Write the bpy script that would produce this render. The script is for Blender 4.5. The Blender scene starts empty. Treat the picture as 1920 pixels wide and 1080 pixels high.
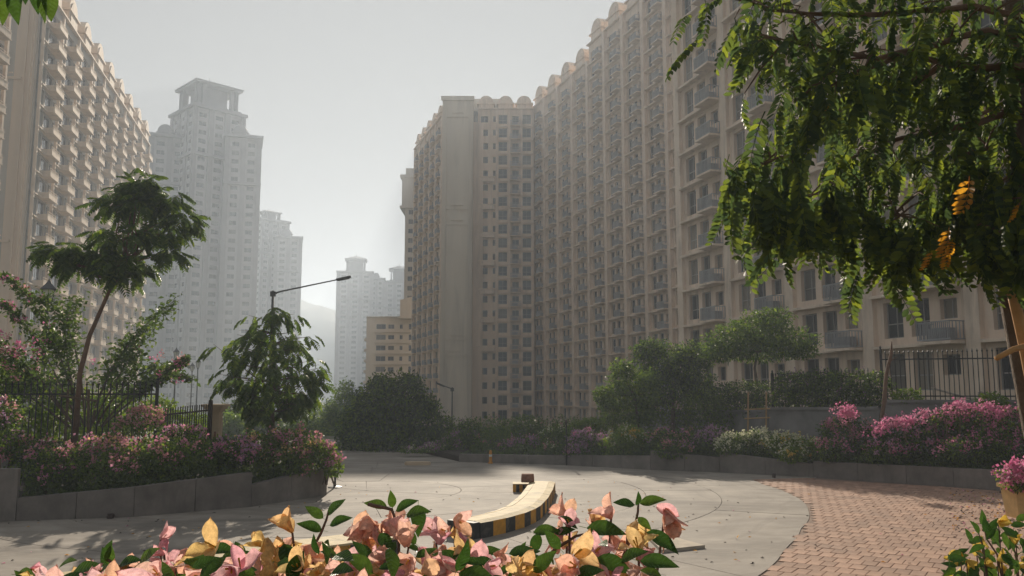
import bpy, math, random
import numpy as np
from mathutils import Vector, Matrix, Euler

random.seed(7)
rng = np.random.default_rng(11)
S = bpy.context.scene
COL = S.collection
R = math.radians

# ------------------------------------------------------------------ camera
PITCH, EYE, FOC = R(6.95), 2.7, 1600.0          # focal length in pixels of a 1920 px wide frame
cam_d = bpy.data.cameras.new('camera')
cam = bpy.data.objects.new('camera', cam_d)
COL.objects.link(cam)
cam.location = (0, 0, EYE)
cam.rotation_euler = (R(90) + PITCH, 0, 0)
cam_d.sensor_width = 36
cam_d.lens = 36 * FOC / 1920
cam_d.clip_start = 0.05
cam_d.clip_end = 9000
S.camera = cam

# ------------------------------------------------------------------ world, sun, exposure
SKY_K = 0.82
SUN_EL, SUN_AZ = R(23.9), R(-3.0)                # azimuth measured from +Y towards +X
W = bpy.data.worlds.new('World')
S.world = W
W.use_nodes = True
nt = W.node_tree
bg = nt.nodes['Background']
sky = nt.nodes.new('ShaderNodeTexSky')
sky.sky_type = 'NISHITA'
sky.sun_disc = False
sky.sun_elevation = SUN_EL
sky.sun_rotation = SUN_AZ
sky.dust_density = 4.0
sky.air_density = 1.0
sky.ozone_density = 1.0
# thick haze evens the sky out: the same soft shoulder on its brightness everywhere, and less colour
def wmath(op, a, b):
    n = nt.nodes.new('ShaderNodeVectorMath')
    n.operation = op
    for i, v in enumerate((a, b)):
        if isinstance(v, tuple):
            n.inputs[i].default_value = v
        else:
            nt.links.new(v, n.inputs[i])
    return n.outputs[0]


hs_ = nt.nodes.new('ShaderNodeHueSaturation')
hs_.inputs['Saturation'].default_value = 0.45
nt.links.new(sky.outputs[0], hs_.inputs['Color'])
den = wmath('ADD', wmath('MULTIPLY', hs_.outputs[0], (1 / SKY_K,) * 3), (1.0, 1.0, 1.0))
nt.links.new(wmath('DIVIDE', hs_.outputs[0], den), bg.inputs[0])
bg.inputs[1].default_value = 0.15
sl = bpy.data.lights.new('sun', 'SUN')
sl.energy = 2.0
sl.angle = R(0.5)
sl.color = (1.0, 0.88, 0.72)
sun = bpy.data.objects.new('sun', sl)
COL.objects.link(sun)
sd = Vector((math.sin(SUN_AZ) * math.cos(SUN_EL), math.cos(SUN_AZ) * math.cos(SUN_EL), math.sin(SUN_EL)))
sun.rotation_euler = sd.to_track_quat('Z', 'Y').to_euler()
sun.location = sd * 400
S.view_settings.view_transform = 'Standard'
S.view_settings.look = 'None'
S.view_settings.exposure = 1.68
S.view_settings.gamma = 1.0
S.view_settings.use_curve_mapping = False
S.render.engine = 'CYCLES'
cy = S.cycles
cy.max_bounces = 8
cy.diffuse_bounces = 4
cy.glossy_bounces = 2
cy.transmission_bounces = 3
cy.transparent_max_bounces = 6
cy.volume_bounces = 3
cy.use_denoising = True
cy.sample_clamp_indirect = 4.0
HAZE_DENSITY = 0.0009
HAZE_ANISO = 0.4
HAZE_COLOR = (0.75, 0.86, 1.0, 1)


# ------------------------------------------------------------------ pixel helpers: a pixel of the photograph to a place in the world
def ray(px, py):
    cx, cyy = (px - 960) / FOC, (540 - py) / FOC
    return Vector((cx, math.cos(PITCH) - cyy * math.sin(PITCH), math.sin(PITCH) + cyy * math.cos(PITCH)))


def at(px, py, Y):
    d = ray(px, py)
    return Vector((0, 0, EYE)) + d * (Y / d.y)


def gp(px, py, z=0.0):
    d = ray(px, py)
    return Vector((0, 0, EYE)) + d * ((z - EYE) / d.z)


def sstep(a, b, x):
    t = min(1, max(0, (x - a) / (b - a)))
    return t * t * (3 - 2 * t)


# ------------------------------------------------------------------ materials
def nn(m, t):
    return m.node_tree.nodes.new(t)


def base_mat(name):
    m = bpy.data.materials.new(name)
    m.use_nodes = True
    return m, m.node_tree, m.node_tree.nodes['Principled BSDF']


def surf(name, col, rough=0.8, var=0.18, scale=1.5, bump=0.2, bscale=40, col2=None, rnd=0.0, metal=0.0, spec=0.3, streak=False):
    """A solid procedural material: two noise layers mottle the colour, a third gives fine relief; rnd varies it from piece to piece."""
    m, t, p = base_mat(name)
    L = t.links
    co = nn(m, 'ShaderNodeTexCoord')
    mp = nn(m, 'ShaderNodeMapping')
    L.new(co.outputs['Object'], mp.inputs[0])
    if streak:
        mp.inputs['Scale'].default_value = (1, 1, 0.12)
    n1 = nn(m, 'ShaderNodeTexNoise')
    n1.inputs['Scale'].default_value = scale
    n1.inputs['Detail'].default_value = 6
    n1.inputs['Roughness'].default_value = 0.65
    L.new(mp.outputs[0], n1.inputs['Vector'])
    cr = nn(m, 'ShaderNodeValToRGB')
    c2 = col2 or tuple(c * (1 - var) for c in col)
    cr.color_ramp.elements[0].position = 0.3
    cr.color_ramp.elements[0].color = (*c2, 1)
    cr.color_ramp.elements[1].position = 0.7
    cr.color_ramp.elements[1].color = (*[min(1, c * (1 + var * .5)) for c in col], 1)
    L.new(n1.outputs['Fac'], cr.inputs[0])
    out = cr.outputs[0]
    if rnd:
        oi = nn(m, 'ShaderNodeObjectInfo')
        ge = nn(m, 'ShaderNodeNewGeometry')
        ad = nn(m, 'ShaderNodeMath')
        ad.operation = 'ADD'
        fr = nn(m, 'ShaderNodeMath')
        fr.operation = 'FRACT'
        L.new(oi.outputs['Random'], ad.inputs[0])
        L.new(ge.outputs['Random Per Island'], ad.inputs[1])
        L.new(ad.outputs[0], fr.inputs[0])
        mr = nn(m, 'ShaderNodeMapRange')
        mr.inputs[3].default_value = 1 - rnd
        mr.inputs[4].default_value = 1 + rnd
        L.new(fr.outputs[0], mr.inputs[0])
        hs = nn(m, 'ShaderNodeHueSaturation')
        L.new(mr.outputs[0], hs.inputs['Value'])
        L.new(out, hs.inputs['Color'])
        out = hs.outputs[0]
    L.new(out, p.inputs['Base Color'])
    p.inputs['Roughness'].default_value = rough
    p.inputs['Metallic'].default_value = metal
    p.inputs['Specular IOR Level'].default_value = spec
    if bump:
        n2 = nn(m, 'ShaderNodeTexNoise')
        n2.inputs['Scale'].default_value = bscale
        n2.inputs['Detail'].default_value = 4
        L.new(co.outputs['Object'], n2.inputs['Vector'])
        bp = nn(m, 'ShaderNodeBump')
        bp.inputs['Strength'].default_value = bump
        bp.inputs['Distance'].default_value = 0.02
        L.new(n2.outputs['Fac'], bp.inputs['Height'])
        L.new(bp.outputs[0], p.inputs['Normal'])
    return m


def grime(m, col, scale, lo, hi, stretch=(1, 1, 1), amount=0.8):
    """Worn dirt of its own shape laid over a material's colour."""
    t = m.node_tree
    L = t.links
    p = t.nodes['Principled BSDF']
    src = p.inputs['Base Color'].links[0].from_socket
    co = nn(m, 'ShaderNodeNewGeometry')
    mp = nn(m, 'ShaderNodeMapping')
    mp.inputs['Scale'].default_value = stretch
    L.new(co.outputs['Position'], mp.inputs[0])
    n = nn(m, 'ShaderNodeTexNoise')
    n.inputs['Scale'].default_value = scale
    n.inputs['Detail'].default_value = 7
    n.inputs['Roughness'].default_value = 0.62
    n.inputs['Distortion'].default_value = 0.6
    L.new(mp.outputs[0], n.inputs['Vector'])
    r = nn(m, 'ShaderNodeMapRange')
    r.inputs[1].default_value = lo
    r.inputs[2].default_value = hi
    r.inputs[4].default_value = amount
    L.new(n.outputs['Fac'], r.inputs[0])
    mx = nn(m, 'ShaderNodeMixRGB')
    mx.inputs[2].default_value = (*col, 1)
    L.new(r.outputs[0], mx.inputs[0])
    L.new(src, mx.inputs[1])
    L.new(mx.outputs[0], p.inputs['Base Color'])


def leafy(name, cols, transl=0.42, rough=0.45, tcol=None, spec=0.25, veins=False):
    """A thin leaf or petal: colours picked leaf by leaf, part of the light passes through."""
    m, t, p = base_mat(name)
    L = t.links
    ge = nn(m, 'ShaderNodeNewGeometry')
    oi = nn(m, 'ShaderNodeObjectInfo')
    ad = nn(m, 'ShaderNodeMath')
    ad.operation = 'ADD'
    fr = nn(m, 'ShaderNodeMath')
    fr.operation = 'FRACT'
    L.new(ge.outputs['Random Per Island'], ad.inputs[0])
    L.new(oi.outputs['Random'], ad.inputs[1])
    L.new(ad.outputs[0], fr.inputs[0])
    cr = nn(m, 'ShaderNodeValToRGB')
    e = cr.color_ramp.elements
    e[0].color = (*cols[0], 1)
    e[1].color = (*cols[-1], 1)
    for k, c in enumerate(cols[1:-1]):
        x = e.new((k + 1) / (len(cols) - 1))
        x.color = (*c, 1)
    L.new(fr.outputs[0], cr.inputs[0])
    co = nn(m, 'ShaderNodeTexCoord')
    no = nn(m, 'ShaderNodeTexNoise')
    no.inputs['Scale'].default_value = 30
    no.inputs['Detail'].default_value = 3
    L.new(co.outputs['Object'], no.inputs['Vector'])
    mr = nn(m, 'ShaderNodeMapRange')
    mr.inputs[3].default_value = 0.75
    mr.inputs[4].default_value = 1.25
    L.new(no.outputs['Fac'], mr.inputs[0])
    hs = nn(m, 'ShaderNodeHueSaturation')
    L.new(cr.outputs[0], hs.inputs['Color'])
    L.new(mr.outputs[0], hs.inputs['Value'])
    if veins:
        # side veins run out from the midrib, papery crinkles between them, paler towards the stalk
        sx = nn(m, 'ShaderNodeSeparateXYZ')
        L.new(co.outputs['Object'], sx.inputs[0])
        ab = nn(m, 'ShaderNodeMath')
        ab.operation = 'ABSOLUTE'
        L.new(sx.outputs['Y'], ab.inputs[0])
        vx = nn(m, 'ShaderNodeMath')
        vx.operation = 'MULTIPLY_ADD'
        vx.inputs[1].default_value = -0.8
        L.new(ab.outputs[0], vx.inputs[0])
        L.new(sx.outputs['X'], vx.inputs[2])
        cb = nn(m, 'ShaderNodeCombineXYZ')
        L.new(vx.outputs[0], cb.inputs[0])
        wv = nn(m, 'ShaderNodeTexWave')
        wv.inputs['Scale'].default_value = 2.6
        wv.inputs['Distortion'].default_value = 1.2
        wv.inputs['Detail'].default_value = 2
        L.new(cb.outputs[0], wv.inputs['Vector'])
        n3 = nn(m, 'ShaderNodeTexNoise')
        n3.inputs['Scale'].default_value = 5
        n3.inputs['Detail'].default_value = 5
        L.new(co.outputs['Object'], n3.inputs['Vector'])
        m2 = nn(m, 'ShaderNodeMapRange')
        m2.inputs[1].default_value = 0.35
        m2.inputs[2].default_value = 0.75
        m2.inputs[3].default_value = 1.18
        m2.inputs[4].default_value = 0.72
        L.new(n3.outputs['Fac'], m2.inputs[0])
        hv = nn(m, 'ShaderNodeHueSaturation')
        L.new(m2.outputs[0], hv.inputs['Value'])
        L.new(hs.outputs[0], hv.inputs['Color'])
        hs = hv
        bp = nn(m, 'ShaderNodeBump')
        bp.inputs['Strength'].default_value = 0.4
        bp.inputs['Distance'].default_value = 0.03
        ad2 = nn(m, 'ShaderNodeMath')
        ad2.operation = 'ADD'
        L.new(wv.outputs['Fac'], ad2.inputs[0])
        L.new(n3.outputs['Fac'], ad2.inputs[1])
        L.new(ad2.outputs[0], bp.inputs['Height'])
        L.new(bp.outputs[0], p.inputs['Normal'])
    L.new(hs.outputs[0], p.inputs['Base Color'])
    p.inputs['Roughness'].default_value = rough
    p.inputs['Specular IOR Level'].default_value = spec
    tr = nn(m, 'ShaderNodeBsdfTranslucent')
    if tcol:
        mx0 = nn(m, 'ShaderNodeMixRGB')
        mx0.blend_type = 'MULTIPLY'
        mx0.inputs[0].default_value = 1
        mx0.inputs[2].default_value = (*tcol, 1)
        L.new(hs.outputs[0], mx0.inputs[1])
        L.new(mx0.outputs[0], tr.inputs[0])
    else:
        L.new(hs.outputs[0], tr.inputs[0])
    mx = nn(m, 'ShaderNodeMixShader')
    mx.inputs[0].default_value = transl
    L.new(p.outputs[0], mx.inputs[1])
    L.new(tr.outputs[0], mx.inputs[2])
    L.new(mx.outputs[0], t.nodes['Material Output'].inputs[0])
    return m


def glass_mat(name, dark=(0.035, 0.045, 0.055), curtain=(0.22, 0.20, 0.17), share=0.35):
    """Window glass with a room or a drawn curtain behind it, picked window by window."""
    m, t, p = base_mat(name)
    L = t.links
    ge = nn(m, 'ShaderNodeNewGeometry')
    oi = nn(m, 'ShaderNodeObjectInfo')
    ad = nn(m, 'ShaderNodeMath')
    ad.operation = 'ADD'
    fr = nn(m, 'ShaderNodeMath')
    fr.operation = 'FRACT'
    L.new(ge.outputs['Random Per Island'], ad.inputs[0])
    L.new(oi.outputs['Random'], ad.inputs[1])
    L.new(ad.outputs[0], fr.inputs[0])
    cr = nn(m, 'ShaderNodeValToRGB')
    cr.color_ramp.elements[0].position = 1 - share - 0.15
    cr.color_ramp.elements[0].color = (*dark, 1)
    cr.color_ramp.elements[1].position = 1.0
    cr.color_ramp.elements[1].color = (*curtain, 1)
    L.new(fr.outputs[0], cr.inputs[0])
    L.new(cr.outputs[0], p.inputs['Base Color'])
    p.inputs['Roughness'].default_value = 0.08
    p.inputs['Specular IOR Level'].default_value = 0.5
    return m


M = {}
M['facade'] = surf('facade_beige', (0.80, 0.63, 0.49), 0.85, 0.16, 0.35, 0.1, 8, streak=True)
M['facade_far'] = surf('facade_beige_far', (0.80, 0.635, 0.49), 0.85, 0.16, 0.25, 0.05, 8, streak=True)
M['facade_trim'] = surf('facade_trim', (0.82, 0.66, 0.52), 0.8, 0.12, 0.8, 0.1, 12)
grime(M['facade'], (0.36, 0.27, 0.21), 0.9, 0.50, 0.72, (1, 1, .12), 0.55)
grime(M['facade_far'], (0.34, 0.27, 0.21), 0.5, 0.48, 0.70, (1, 1, .10), 0.55)
grime(M['facade_trim'], (0.33, 0.26, 0.20), 1.1, 0.50, 0.72, (1, 1, .2), 0.55)
M['facade_grey'] = surf('facade_left_grey', (0.46, 0.41, 0.35), 0.85, 0.14, 0.3, 0.05, 8, streak=True)
M['facade_end'] = surf('facade_grey_beige', (0.74, 0.65, 0.53), 0.85, 0.14, 0.2, 0.05, 8, streak=True)
grime(M['facade_end'], (0.34, 0.30, 0.25), 0.35, 0.48, 0.7, (1, 1, .10), 0.5)
M['facade_left'] = surf('facade_tan', (0.72, 0.56, 0.41), 0.85, 0.14, 0.3, 0.05, 8, streak=True)
M['facade_lefttrim'] = surf('facade_cream', (0.72, 0.57, 0.43), 0.8, 0.12, 0.8, 0.05, 8)
grime(M['facade_lefttrim'], (0.36, 0.29, 0.22), 1.0, 0.48, 0.7, (1, 1, .2), 0.55)
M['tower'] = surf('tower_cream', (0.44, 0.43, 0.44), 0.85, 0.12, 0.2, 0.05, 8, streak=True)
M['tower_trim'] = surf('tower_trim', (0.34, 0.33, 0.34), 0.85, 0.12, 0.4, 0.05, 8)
M['tan'] = surf('tan_paint', (0.60, 0.52, 0.42), 0.85, 0.12, 0.3, 0.05, 8, streak=True)
M['roof'] = surf('gap_shade_grey', (0.22, 0.21, 0.20), 0.85, 0.2, 0.6, 0.1, 10)  # dark grey of the strip that stands in for the shaded gap
M['glass'] = glass_mat('window_glass', (0.04, 0.045, 0.05), (0.30, 0.26, 0.21), 0.5)
M['glass_far'] = glass_mat('window_glass_far', (0.05, 0.055, 0.06), (0.16, 0.15, 0.13), 0.25)
M['wframe'] = surf('window_frame', (0.33, 0.31, 0.29), 0.5, 0.1, 5, 0)
M['rail'] = surf('railing_grey', (0.33, 0.33, 0.34), 0.5, 0.15, 6, 0, rnd=0.15)
M['pipe'] = surf('downpipe', (0.40, 0.33, 0.27), 0.6, 0.12, 3, 0)
M['concrete'] = surf('road_concrete', (0.33, 0.29, 0.245), 0.82, 0.3, 1.1, 0.25, 55, rnd=0.07)
grime(M['concrete'], (0.15, 0.13, 0.11), 0.42, 0.46, 0.66, (0.5, 1.3, 1), 0.85)
grime(M['concrete'], (0.50, 0.45, 0.38), 0.8, 0.55, 0.72, (0.4, 1.5, 1), 0.6)
grime(M['concrete'], (0.30, 0.26, 0.21), 2.2, 0.52, 0.70, (0.6, 1.2, 1), 0.6)
def tyre_wear(m, cx, cy_, col):
    """Dark rubber lanes worn by cars that turn round the circle."""
    t = m.node_tree
    L = t.links
    p = t.nodes['Principled BSDF']
    src = p.inputs['Base Color'].links[0].from_socket
    ge = nn(m, 'ShaderNodeNewGeometry')
    sb = nn(m, 'ShaderNodeVectorMath')
    sb.operation = 'SUBTRACT'
    sb.inputs[1].default_value = (cx, cy_, 0)
    L.new(ge.outputs['Position'], sb.inputs[0])
    ln = nn(m, 'ShaderNodeVectorMath')
    ln.operation = 'LENGTH'
    L.new(sb.outputs[0], ln.inputs[0])
    no = nn(m, 'ShaderNodeTexNoise')
    no.inputs['Scale'].default_value = 0.22
    no.inputs['Detail'].default_value = 2
    L.new(ge.outputs['Position'], no.inputs['Vector'])
    ad = nn(m, 'ShaderNodeMath')
    ad.operation = 'MULTIPLY_ADD'
    ad.inputs[1].default_value = 2.2
    L.new(no.outputs['Fac'], ad.inputs[0])
    L.new(ln.outputs['Value'], ad.inputs[2])
    n1 = nn(m, 'ShaderNodeTexNoise')
    n1.noise_dimensions = '1D'
    n1.inputs['Scale'].default_value = 1.5
    n1.inputs['Detail'].default_value = 6
    n1.inputs['Roughness'].default_value = 0.75
    L.new(ad.outputs[0], n1.inputs['W'])
    n2 = nn(m, 'ShaderNodeTexNoise')
    n2.inputs['Scale'].default_value = 0.5
    n2.inputs['Detail'].default_value = 5
    L.new(ge.outputs['Position'], n2.inputs['Vector'])
    mu = nn(m, 'ShaderNodeMath')
    mu.operation = 'MULTIPLY'
    L.new(n1.outputs['Fac'], mu.inputs[0])
    L.new(n2.outputs['Fac'], mu.inputs[1])
    r = nn(m, 'ShaderNodeMapRange')
    r.inputs[1].default_value = 0.20
    r.inputs[2].default_value = 0.40
    r.inputs[4].default_value = 0.62
    L.new(mu.outputs[0], r.inputs[0])
    mx = nn(m, 'ShaderNodeMixRGB')
    mx.inputs[2].default_value = (*col, 1)
    L.new(r.outputs[0], mx.inputs[0])
    L.new(src, mx.inputs[1])
    L.new(mx.outputs[0], p.inputs['Base Color'])


tyre_wear(M['concrete'], -4.0, 24.0, (0.19, 0.165, 0.14))
M['concrete_old'] = surf('slab_weathered', (0.48, 0.41, 0.32), 0.85, 0.3, 4, 0.3, 60)
M['joint'] = surf('road_joint', (0.10, 0.095, 0.09), 0.95, 0.3, 8, 0.2, 60)
M['brick'] = surf('paving_brick', (0.41, 0.255, 0.18), 0.85, 0.22, 2.5, 0.3, 80, rnd=0.17)
grime(M['brick'], (0.22, 0.155, 0.12), 0.7, 0.50, 0.72, (1, 1, 1), 0.6)
M['sand'] = surf('joint_sand', (0.27, 0.19, 0.145), 0.95, 0.3, 8, 0.3, 90)
M['planter'] = surf('planter_granite', (0.20, 0.175, 0.155), 0.75, 0.28, 2.2, 0.2, 70, rnd=0.12)
grime(M['planter'], (0.09, 0.08, 0.07), 1.3, 0.48, 0.7, (1, 1, .35), 0.7)
M['wallstone'] = surf('retaining_plaster', (0.24, 0.225, 0.21), 0.9, 0.35, 0.9, 0.3, 25)
M['soil'] = surf('soil', (0.04, 0.03, 0.022), 0.95, 0.35, 3, 0.8, 30)
M['ground'] = surf('ground_earth', (0.12, 0.11, 0.065), 0.95, 0.4, 0.15, 0.5, 6, col2=(0.06, 0.075, 0.03))
M['kerb_y'] = surf('kerb_yellow', (0.68, 0.32, 0.03), 0.65, 0.3, 4, 0.25, 50)
grime(M['kerb_y'], (0.20, 0.13, 0.06), 3.5, 0.52, 0.70, (1, 1, 1), 0.65)
M['kerb_k'] = surf('kerb_black', (0.035, 0.033, 0.032), 0.65, 0.4, 4, 0.25, 50)
M['kerb_t'] = surf('kerb_top_worn', (0.58, 0.46, 0.25), 0.75, 0.25, 3.5, 0.25, 50, rnd=0.08)
grime(M['kerb_k'], (0.17, 0.15, 0.12), 4.5, 0.52, 0.68, (1, 1, 1), 0.7)
grime(M['kerb_t'], (0.30, 0.25, 0.17), 1.8, 0.50, 0.70, (1, 1, 1), 0.7)
M['iron'] = surf('fence_iron', (0.022, 0.020, 0.019), 0.45, 0.3, 8, 0.1, 60)
M['rust'] = surf('fence_brown', (0.055, 0.038, 0.030), 0.6, 0.3, 8, 0.1, 60)
M['bark'] = surf('bark', (0.13, 0.09, 0.06), 0.9, 0.4, 6, 0.6, 30)
M['bark_red'] = surf('bark_reddish', (0.17, 0.095, 0.055), 0.85, 0.4, 6, 0.5, 30)
M['twig'] = surf('twig', (0.17, 0.105, 0.075), 0.8, 0.35, 30, 0.3, 200)
M['bamboo'] = surf('bamboo', (0.46, 0.30, 0.14), 0.6, 0.25, 6, 0.2, 40)
M['bamboo_sunlit'] = surf('bamboo_sunlit', (0.52, 0.27, 0.10), 0.6, 0.25, 6, 0.2, 40)  # warmer copy of bamboo, orange sunlight put into its colour
M['steel'] = surf('lamp_steel', (0.12, 0.12, 0.12), 0.45, 0.2, 8, 0, metal=0.5)
M['lampgl'] = surf('lamp_glass', (0.70, 0.68, 0.62), 0.25, 0.1, 8, 0)
M['cream'] = surf('pillar_cream', (0.55, 0.42, 0.29), 0.85, 0.15, 3, 0.2, 40)
M['redblock'] = surf('red_block', (0.26, 0.13, 0.085), 0.9, 0.35, 9, 0.4, 60)
M['pot'] = surf('pot_yellow', (0.62, 0.42, 0.17), 0.75, 0.2, 5, 0.2, 50)
M['yellowpost'] = surf('bollard_orange', (0.60, 0.26, 0.03), 0.5, 0.15, 5, 0)
M['stone'] = surf('dark_stone', (0.07, 0.05, 0.045), 0.9, 0.4, 12, 0.5, 60)
M['hill'] = surf('hill_woods', (0.08, 0.085, 0.05), 0.95, 0.4, 0.02, 0, 1)
M['sign_orange'] = surf('orange_cloth', (0.55, 0.2, 0.12), 0.8, 0.2, 6, 0)
G1, G2, G3 = (0.065, 0.11, 0.022), (0.095, 0.155, 0.028), (0.17, 0.23, 0.034)
M['leaf'] = leafy('leaf_green', [G1, G2, (0.075, 0.125, 0.024), G3], 0.55)
M['leaf_dark'] = leafy('leaf_dark', [(0.045, 0.078, 0.022), (0.06, 0.10, 0.026), (0.10, 0.14, 0.03)], 0.5)
M['leaf_bright'] = leafy('leaf_bright', [(0.10, 0.18, 0.016), (0.17, 0.26, 0.025), (0.22, 0.29, 0.03)], 0.6)
M['leaf_over'] = leafy('leaf_overhang', [(0.05, 0.085, 0.03), (0.075, 0.12, 0.035), (0.16, 0.21, 0.028), (0.06, 0.10, 0.034), (0.27, 0.32, 0.03)], 0.64, 0.55, spec=0.2)
M['leaf_dry'] = leafy('leaf_dry_orange', [(0.60, 0.26, 0.02), (0.75, 0.38, 0.03), (0.50, 0.20, 0.02)], 0.7)
M['leaf_gloss'] = leafy('leaf_glossy', [(0.035, 0.085, 0.014), (0.06, 0.13, 0.02), (0.11, 0.19, 0.025)], 0.4, 0.42, spec=0.35, veins=True)
M['pink'] = leafy('bract_pink', [(0.62, 0.24, 0.36), (0.72, 0.34, 0.46), (0.56, 0.2, 0.32)], 0.45, 0.6)
M['magenta'] = leafy('bract_magenta', [(0.68, 0.18, 0.36), (0.76, 0.28, 0.46), (0.62, 0.15, 0.32)], 0.45, 0.6)
M['purple'] = leafy('bract_mauve', [(0.44, 0.25, 0.38), (0.54, 0.33, 0.48), (0.36, 0.2, 0.30)], 0.4, 0.6)
M['rose'] = leafy('bract_rose', [(0.60, 0.26, 0.27), (0.68, 0.36, 0.36), (0.56, 0.24, 0.28)], 0.45, 0.6)
M['white'] = leafy('bract_white', [(0.70, 0.68, 0.48), (0.78, 0.76, 0.58), (0.58, 0.58, 0.34)], 0.4, 0.6)
M['yellow'] = leafy('bract_yellow', [(0.70, 0.46, 0.07), (0.76, 0.56, 0.14), (0.60, 0.38, 0.05)], 0.45, 0.6)
M['softpink'] = leafy('bract_softpink', [(0.86, 0.48, 0.50), (0.88, 0.56, 0.56), (0.84, 0.40, 0.48)], 0.58, 0.6, veins=True)
M['salmon'] = leafy('bract_salmon', [(0.88, 0.50, 0.36), (0.90, 0.58, 0.46), (0.88, 0.54, 0.50), (0.88, 0.55, 0.32)], 0.58, 0.6, veins=True)
M['tanbract'] = leafy('bract_tan', [(0.84, 0.60, 0.22), (0.84, 0.54, 0.28), (0.86, 0.64, 0.28)], 0.58, 0.6, veins=True)


# ------------------------------------------------------------------ mesh builder and object helpers
class MB:
    def __init__(s):
        s.v, s.f, s.m = [], [], []

    def face(s, pts, m=0):
        b = len(s.v)
        s.v += [tuple(p) for p in pts]
        s.f.append(tuple(range(b, b + len(pts))))
        s.m.append(m)

    def obox(s, c, ax, ay, az, m=0):
        """Box with centre c and three half-axis vectors."""
        c, ax, ay, az = Vector(c), Vector(ax), Vector(ay), Vector(az)
        b = len(s.v)
        for k in range(8):
            s.v.append(tuple(c + ax * (1 if k & 1 else -1) + ay * (1 if k & 2 else -1) + az * (1 if k & 4 else -1)))
        for q in ((0, 2, 3, 1), (4, 5, 7, 6), (0, 1, 5, 4), (2, 6, 7, 3), (0, 4, 6, 2), (1, 3, 7, 5)):
            s.f.append(tuple(b + i for i in q))
            s.m.append(m)

    def box(s, x0, x1, y0, y1, z0, z1, m=0):
        s.obox(((x0 + x1) / 2, (y0 + y1) / 2, (z0 + z1) / 2), ((x1 - x0) / 2, 0, 0), (0, (y1 - y0) / 2, 0), (0, 0, (z1 - z0) / 2), m)

    def prism(s, poly, z0, z1, m=0):
        """Polygon (x, y) pulled up from z0 to z1; either may be a list with one height per corner."""
        n = len(poly)
        a = z0 if isinstance(z0, (list, tuple)) else [z0] * n
        c = z1 if isinstance(z1, (list, tuple)) else [z1] * n
        b = len(s.v)
        s.v += [(p[0], p[1], a[i]) for i, p in enumerate(poly)] + [(p[0], p[1], c[i]) for i, p in enumerate(poly)]
        s.f.append(tuple(b + n + i for i in range(n)))
        s.f.append(tuple(b + n - 1 - i for i in range(n)))
        for i in range(n):
            j = (i + 1) % n
            s.f.append((b + i, b + j, b + n + j, b + n + i))
        s.m += [m] * (n + 2)

    def tube(s, pts, rad, n=7, m=0, cap=True):
        pts = [Vector(p) for p in pts]
        if not isinstance(rad, (list, tuple)):
            rad = [rad] * len(pts)
        b = len(s.v)
        prev = None
        for i, p in enumerate(pts):
            d = (pts[min(i + 1, len(pts) - 1)] - pts[max(i - 1, 0)]).normalized()
            if prev is None:
                prev = d.orthogonal().normalized()
            prev = (prev - d * prev.dot(d))
            prev = prev.normalized() if prev.length > 1e-6 else d.orthogonal().normalized()
            q = d.cross(prev)
            for k in range(n):
                a = 2 * math.pi * k / n
                s.v.append(tuple(p + (prev * math.cos(a) + q * math.sin(a)) * rad[i]))
        for i in range(len(pts) - 1):
            for k in range(n):
                k2 = (k + 1) % n
                s.f.append((b + i * n + k, b + i * n + k2, b + (i + 1) * n + k2, b + (i + 1) * n + k))
                s.m.append(m)
        if cap:
            s.f.append(tuple(b + k for k in reversed(range(n))))
            s.f.append(tuple(b + (len(pts) - 1) * n + k for k in range(n)))
            s.m += [m, m]

    def lathe(s, c, prof, n=12, m=0):
        """Profile of (radius, z) turned round the vertical through c."""
        b = len(s.v)
        for r, z in prof:
            for k in range(n):
                a = 2 * math.pi * k / n
                s.v.append((c[0] + r * math.cos(a), c[1] + r * math.sin(a), c[2] + z))
        for i in range(len(prof) - 1):
            for k in range(n):
                k2 = (k + 1) % n
                s.f.append((b + i * n + k, b + i * n + k2, b + (i + 1) * n + k2, b + (i + 1) * n + k))
                s.m.append(m)
        s.f.append(tuple(b + k for k in reversed(range(n))))
        s.f.append(tuple(b + (len(prof) - 1) * n + k for k in range(n)))
        s.m += [m, m]

    def mesh(s, name, mats, smooth=False):
        me = bpy.data.meshes.new(name)
        me.from_pydata(s.v, [], s.f)
        for x in (mats if isinstance(mats, (list, tuple)) else [mats]):
            me.materials.append(x)
        if any(s.m):
            me.polygons.foreach_set('material_index', s.m)
        if smooth:
            me.polygons.foreach_set('use_smooth', [True] * len(s.f))
        me.update()
        return me

    def build(s, name, mats, parent=None, smooth=False, **tags):
        return link(name, s.mesh(name, mats, smooth), parent, **tags)


def link(name, me, parent=None, mat=None, **tags):
    """Link an object; a child keeps the world coordinates of its mesh (or of the matrix given)."""
    o = bpy.data.objects.new(name, me)
    COL.objects.link(o)
    if parent is not None:
        o.parent = parent
        if parent.parent is None:
            o.matrix_parent_inverse = Matrix.Translation(-Vector(parent.location))
    if mat is not None:
        o.matrix_basis = mat
    for k, v in tags.items():
        if v:
            o[k] = v
    return o


def thing(name, label, cat, loc=(0, 0, 0), group=None):
    o = bpy.data.objects.new(name, None)
    o.empty_display_size = 0.3
    COL.objects.link(o)
    o.location = loc
    o['label'] = label
    o['category'] = cat
    if group:
        o['group'] = group
    return o


def frame_mat(o, x, y, z):
    m = Matrix((x, y, z)).transposed().to_4x4()
    m.translation = o
    return m


# ------------------------------------------------------------------ ground and far land
def ground_z(x, y):
    z = -4.2 * sstep(42, 150, y)
    z += -1.5 * sstep(-14, -45, x) * sstep(20, 60, y)
    return z - 0.12


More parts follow.
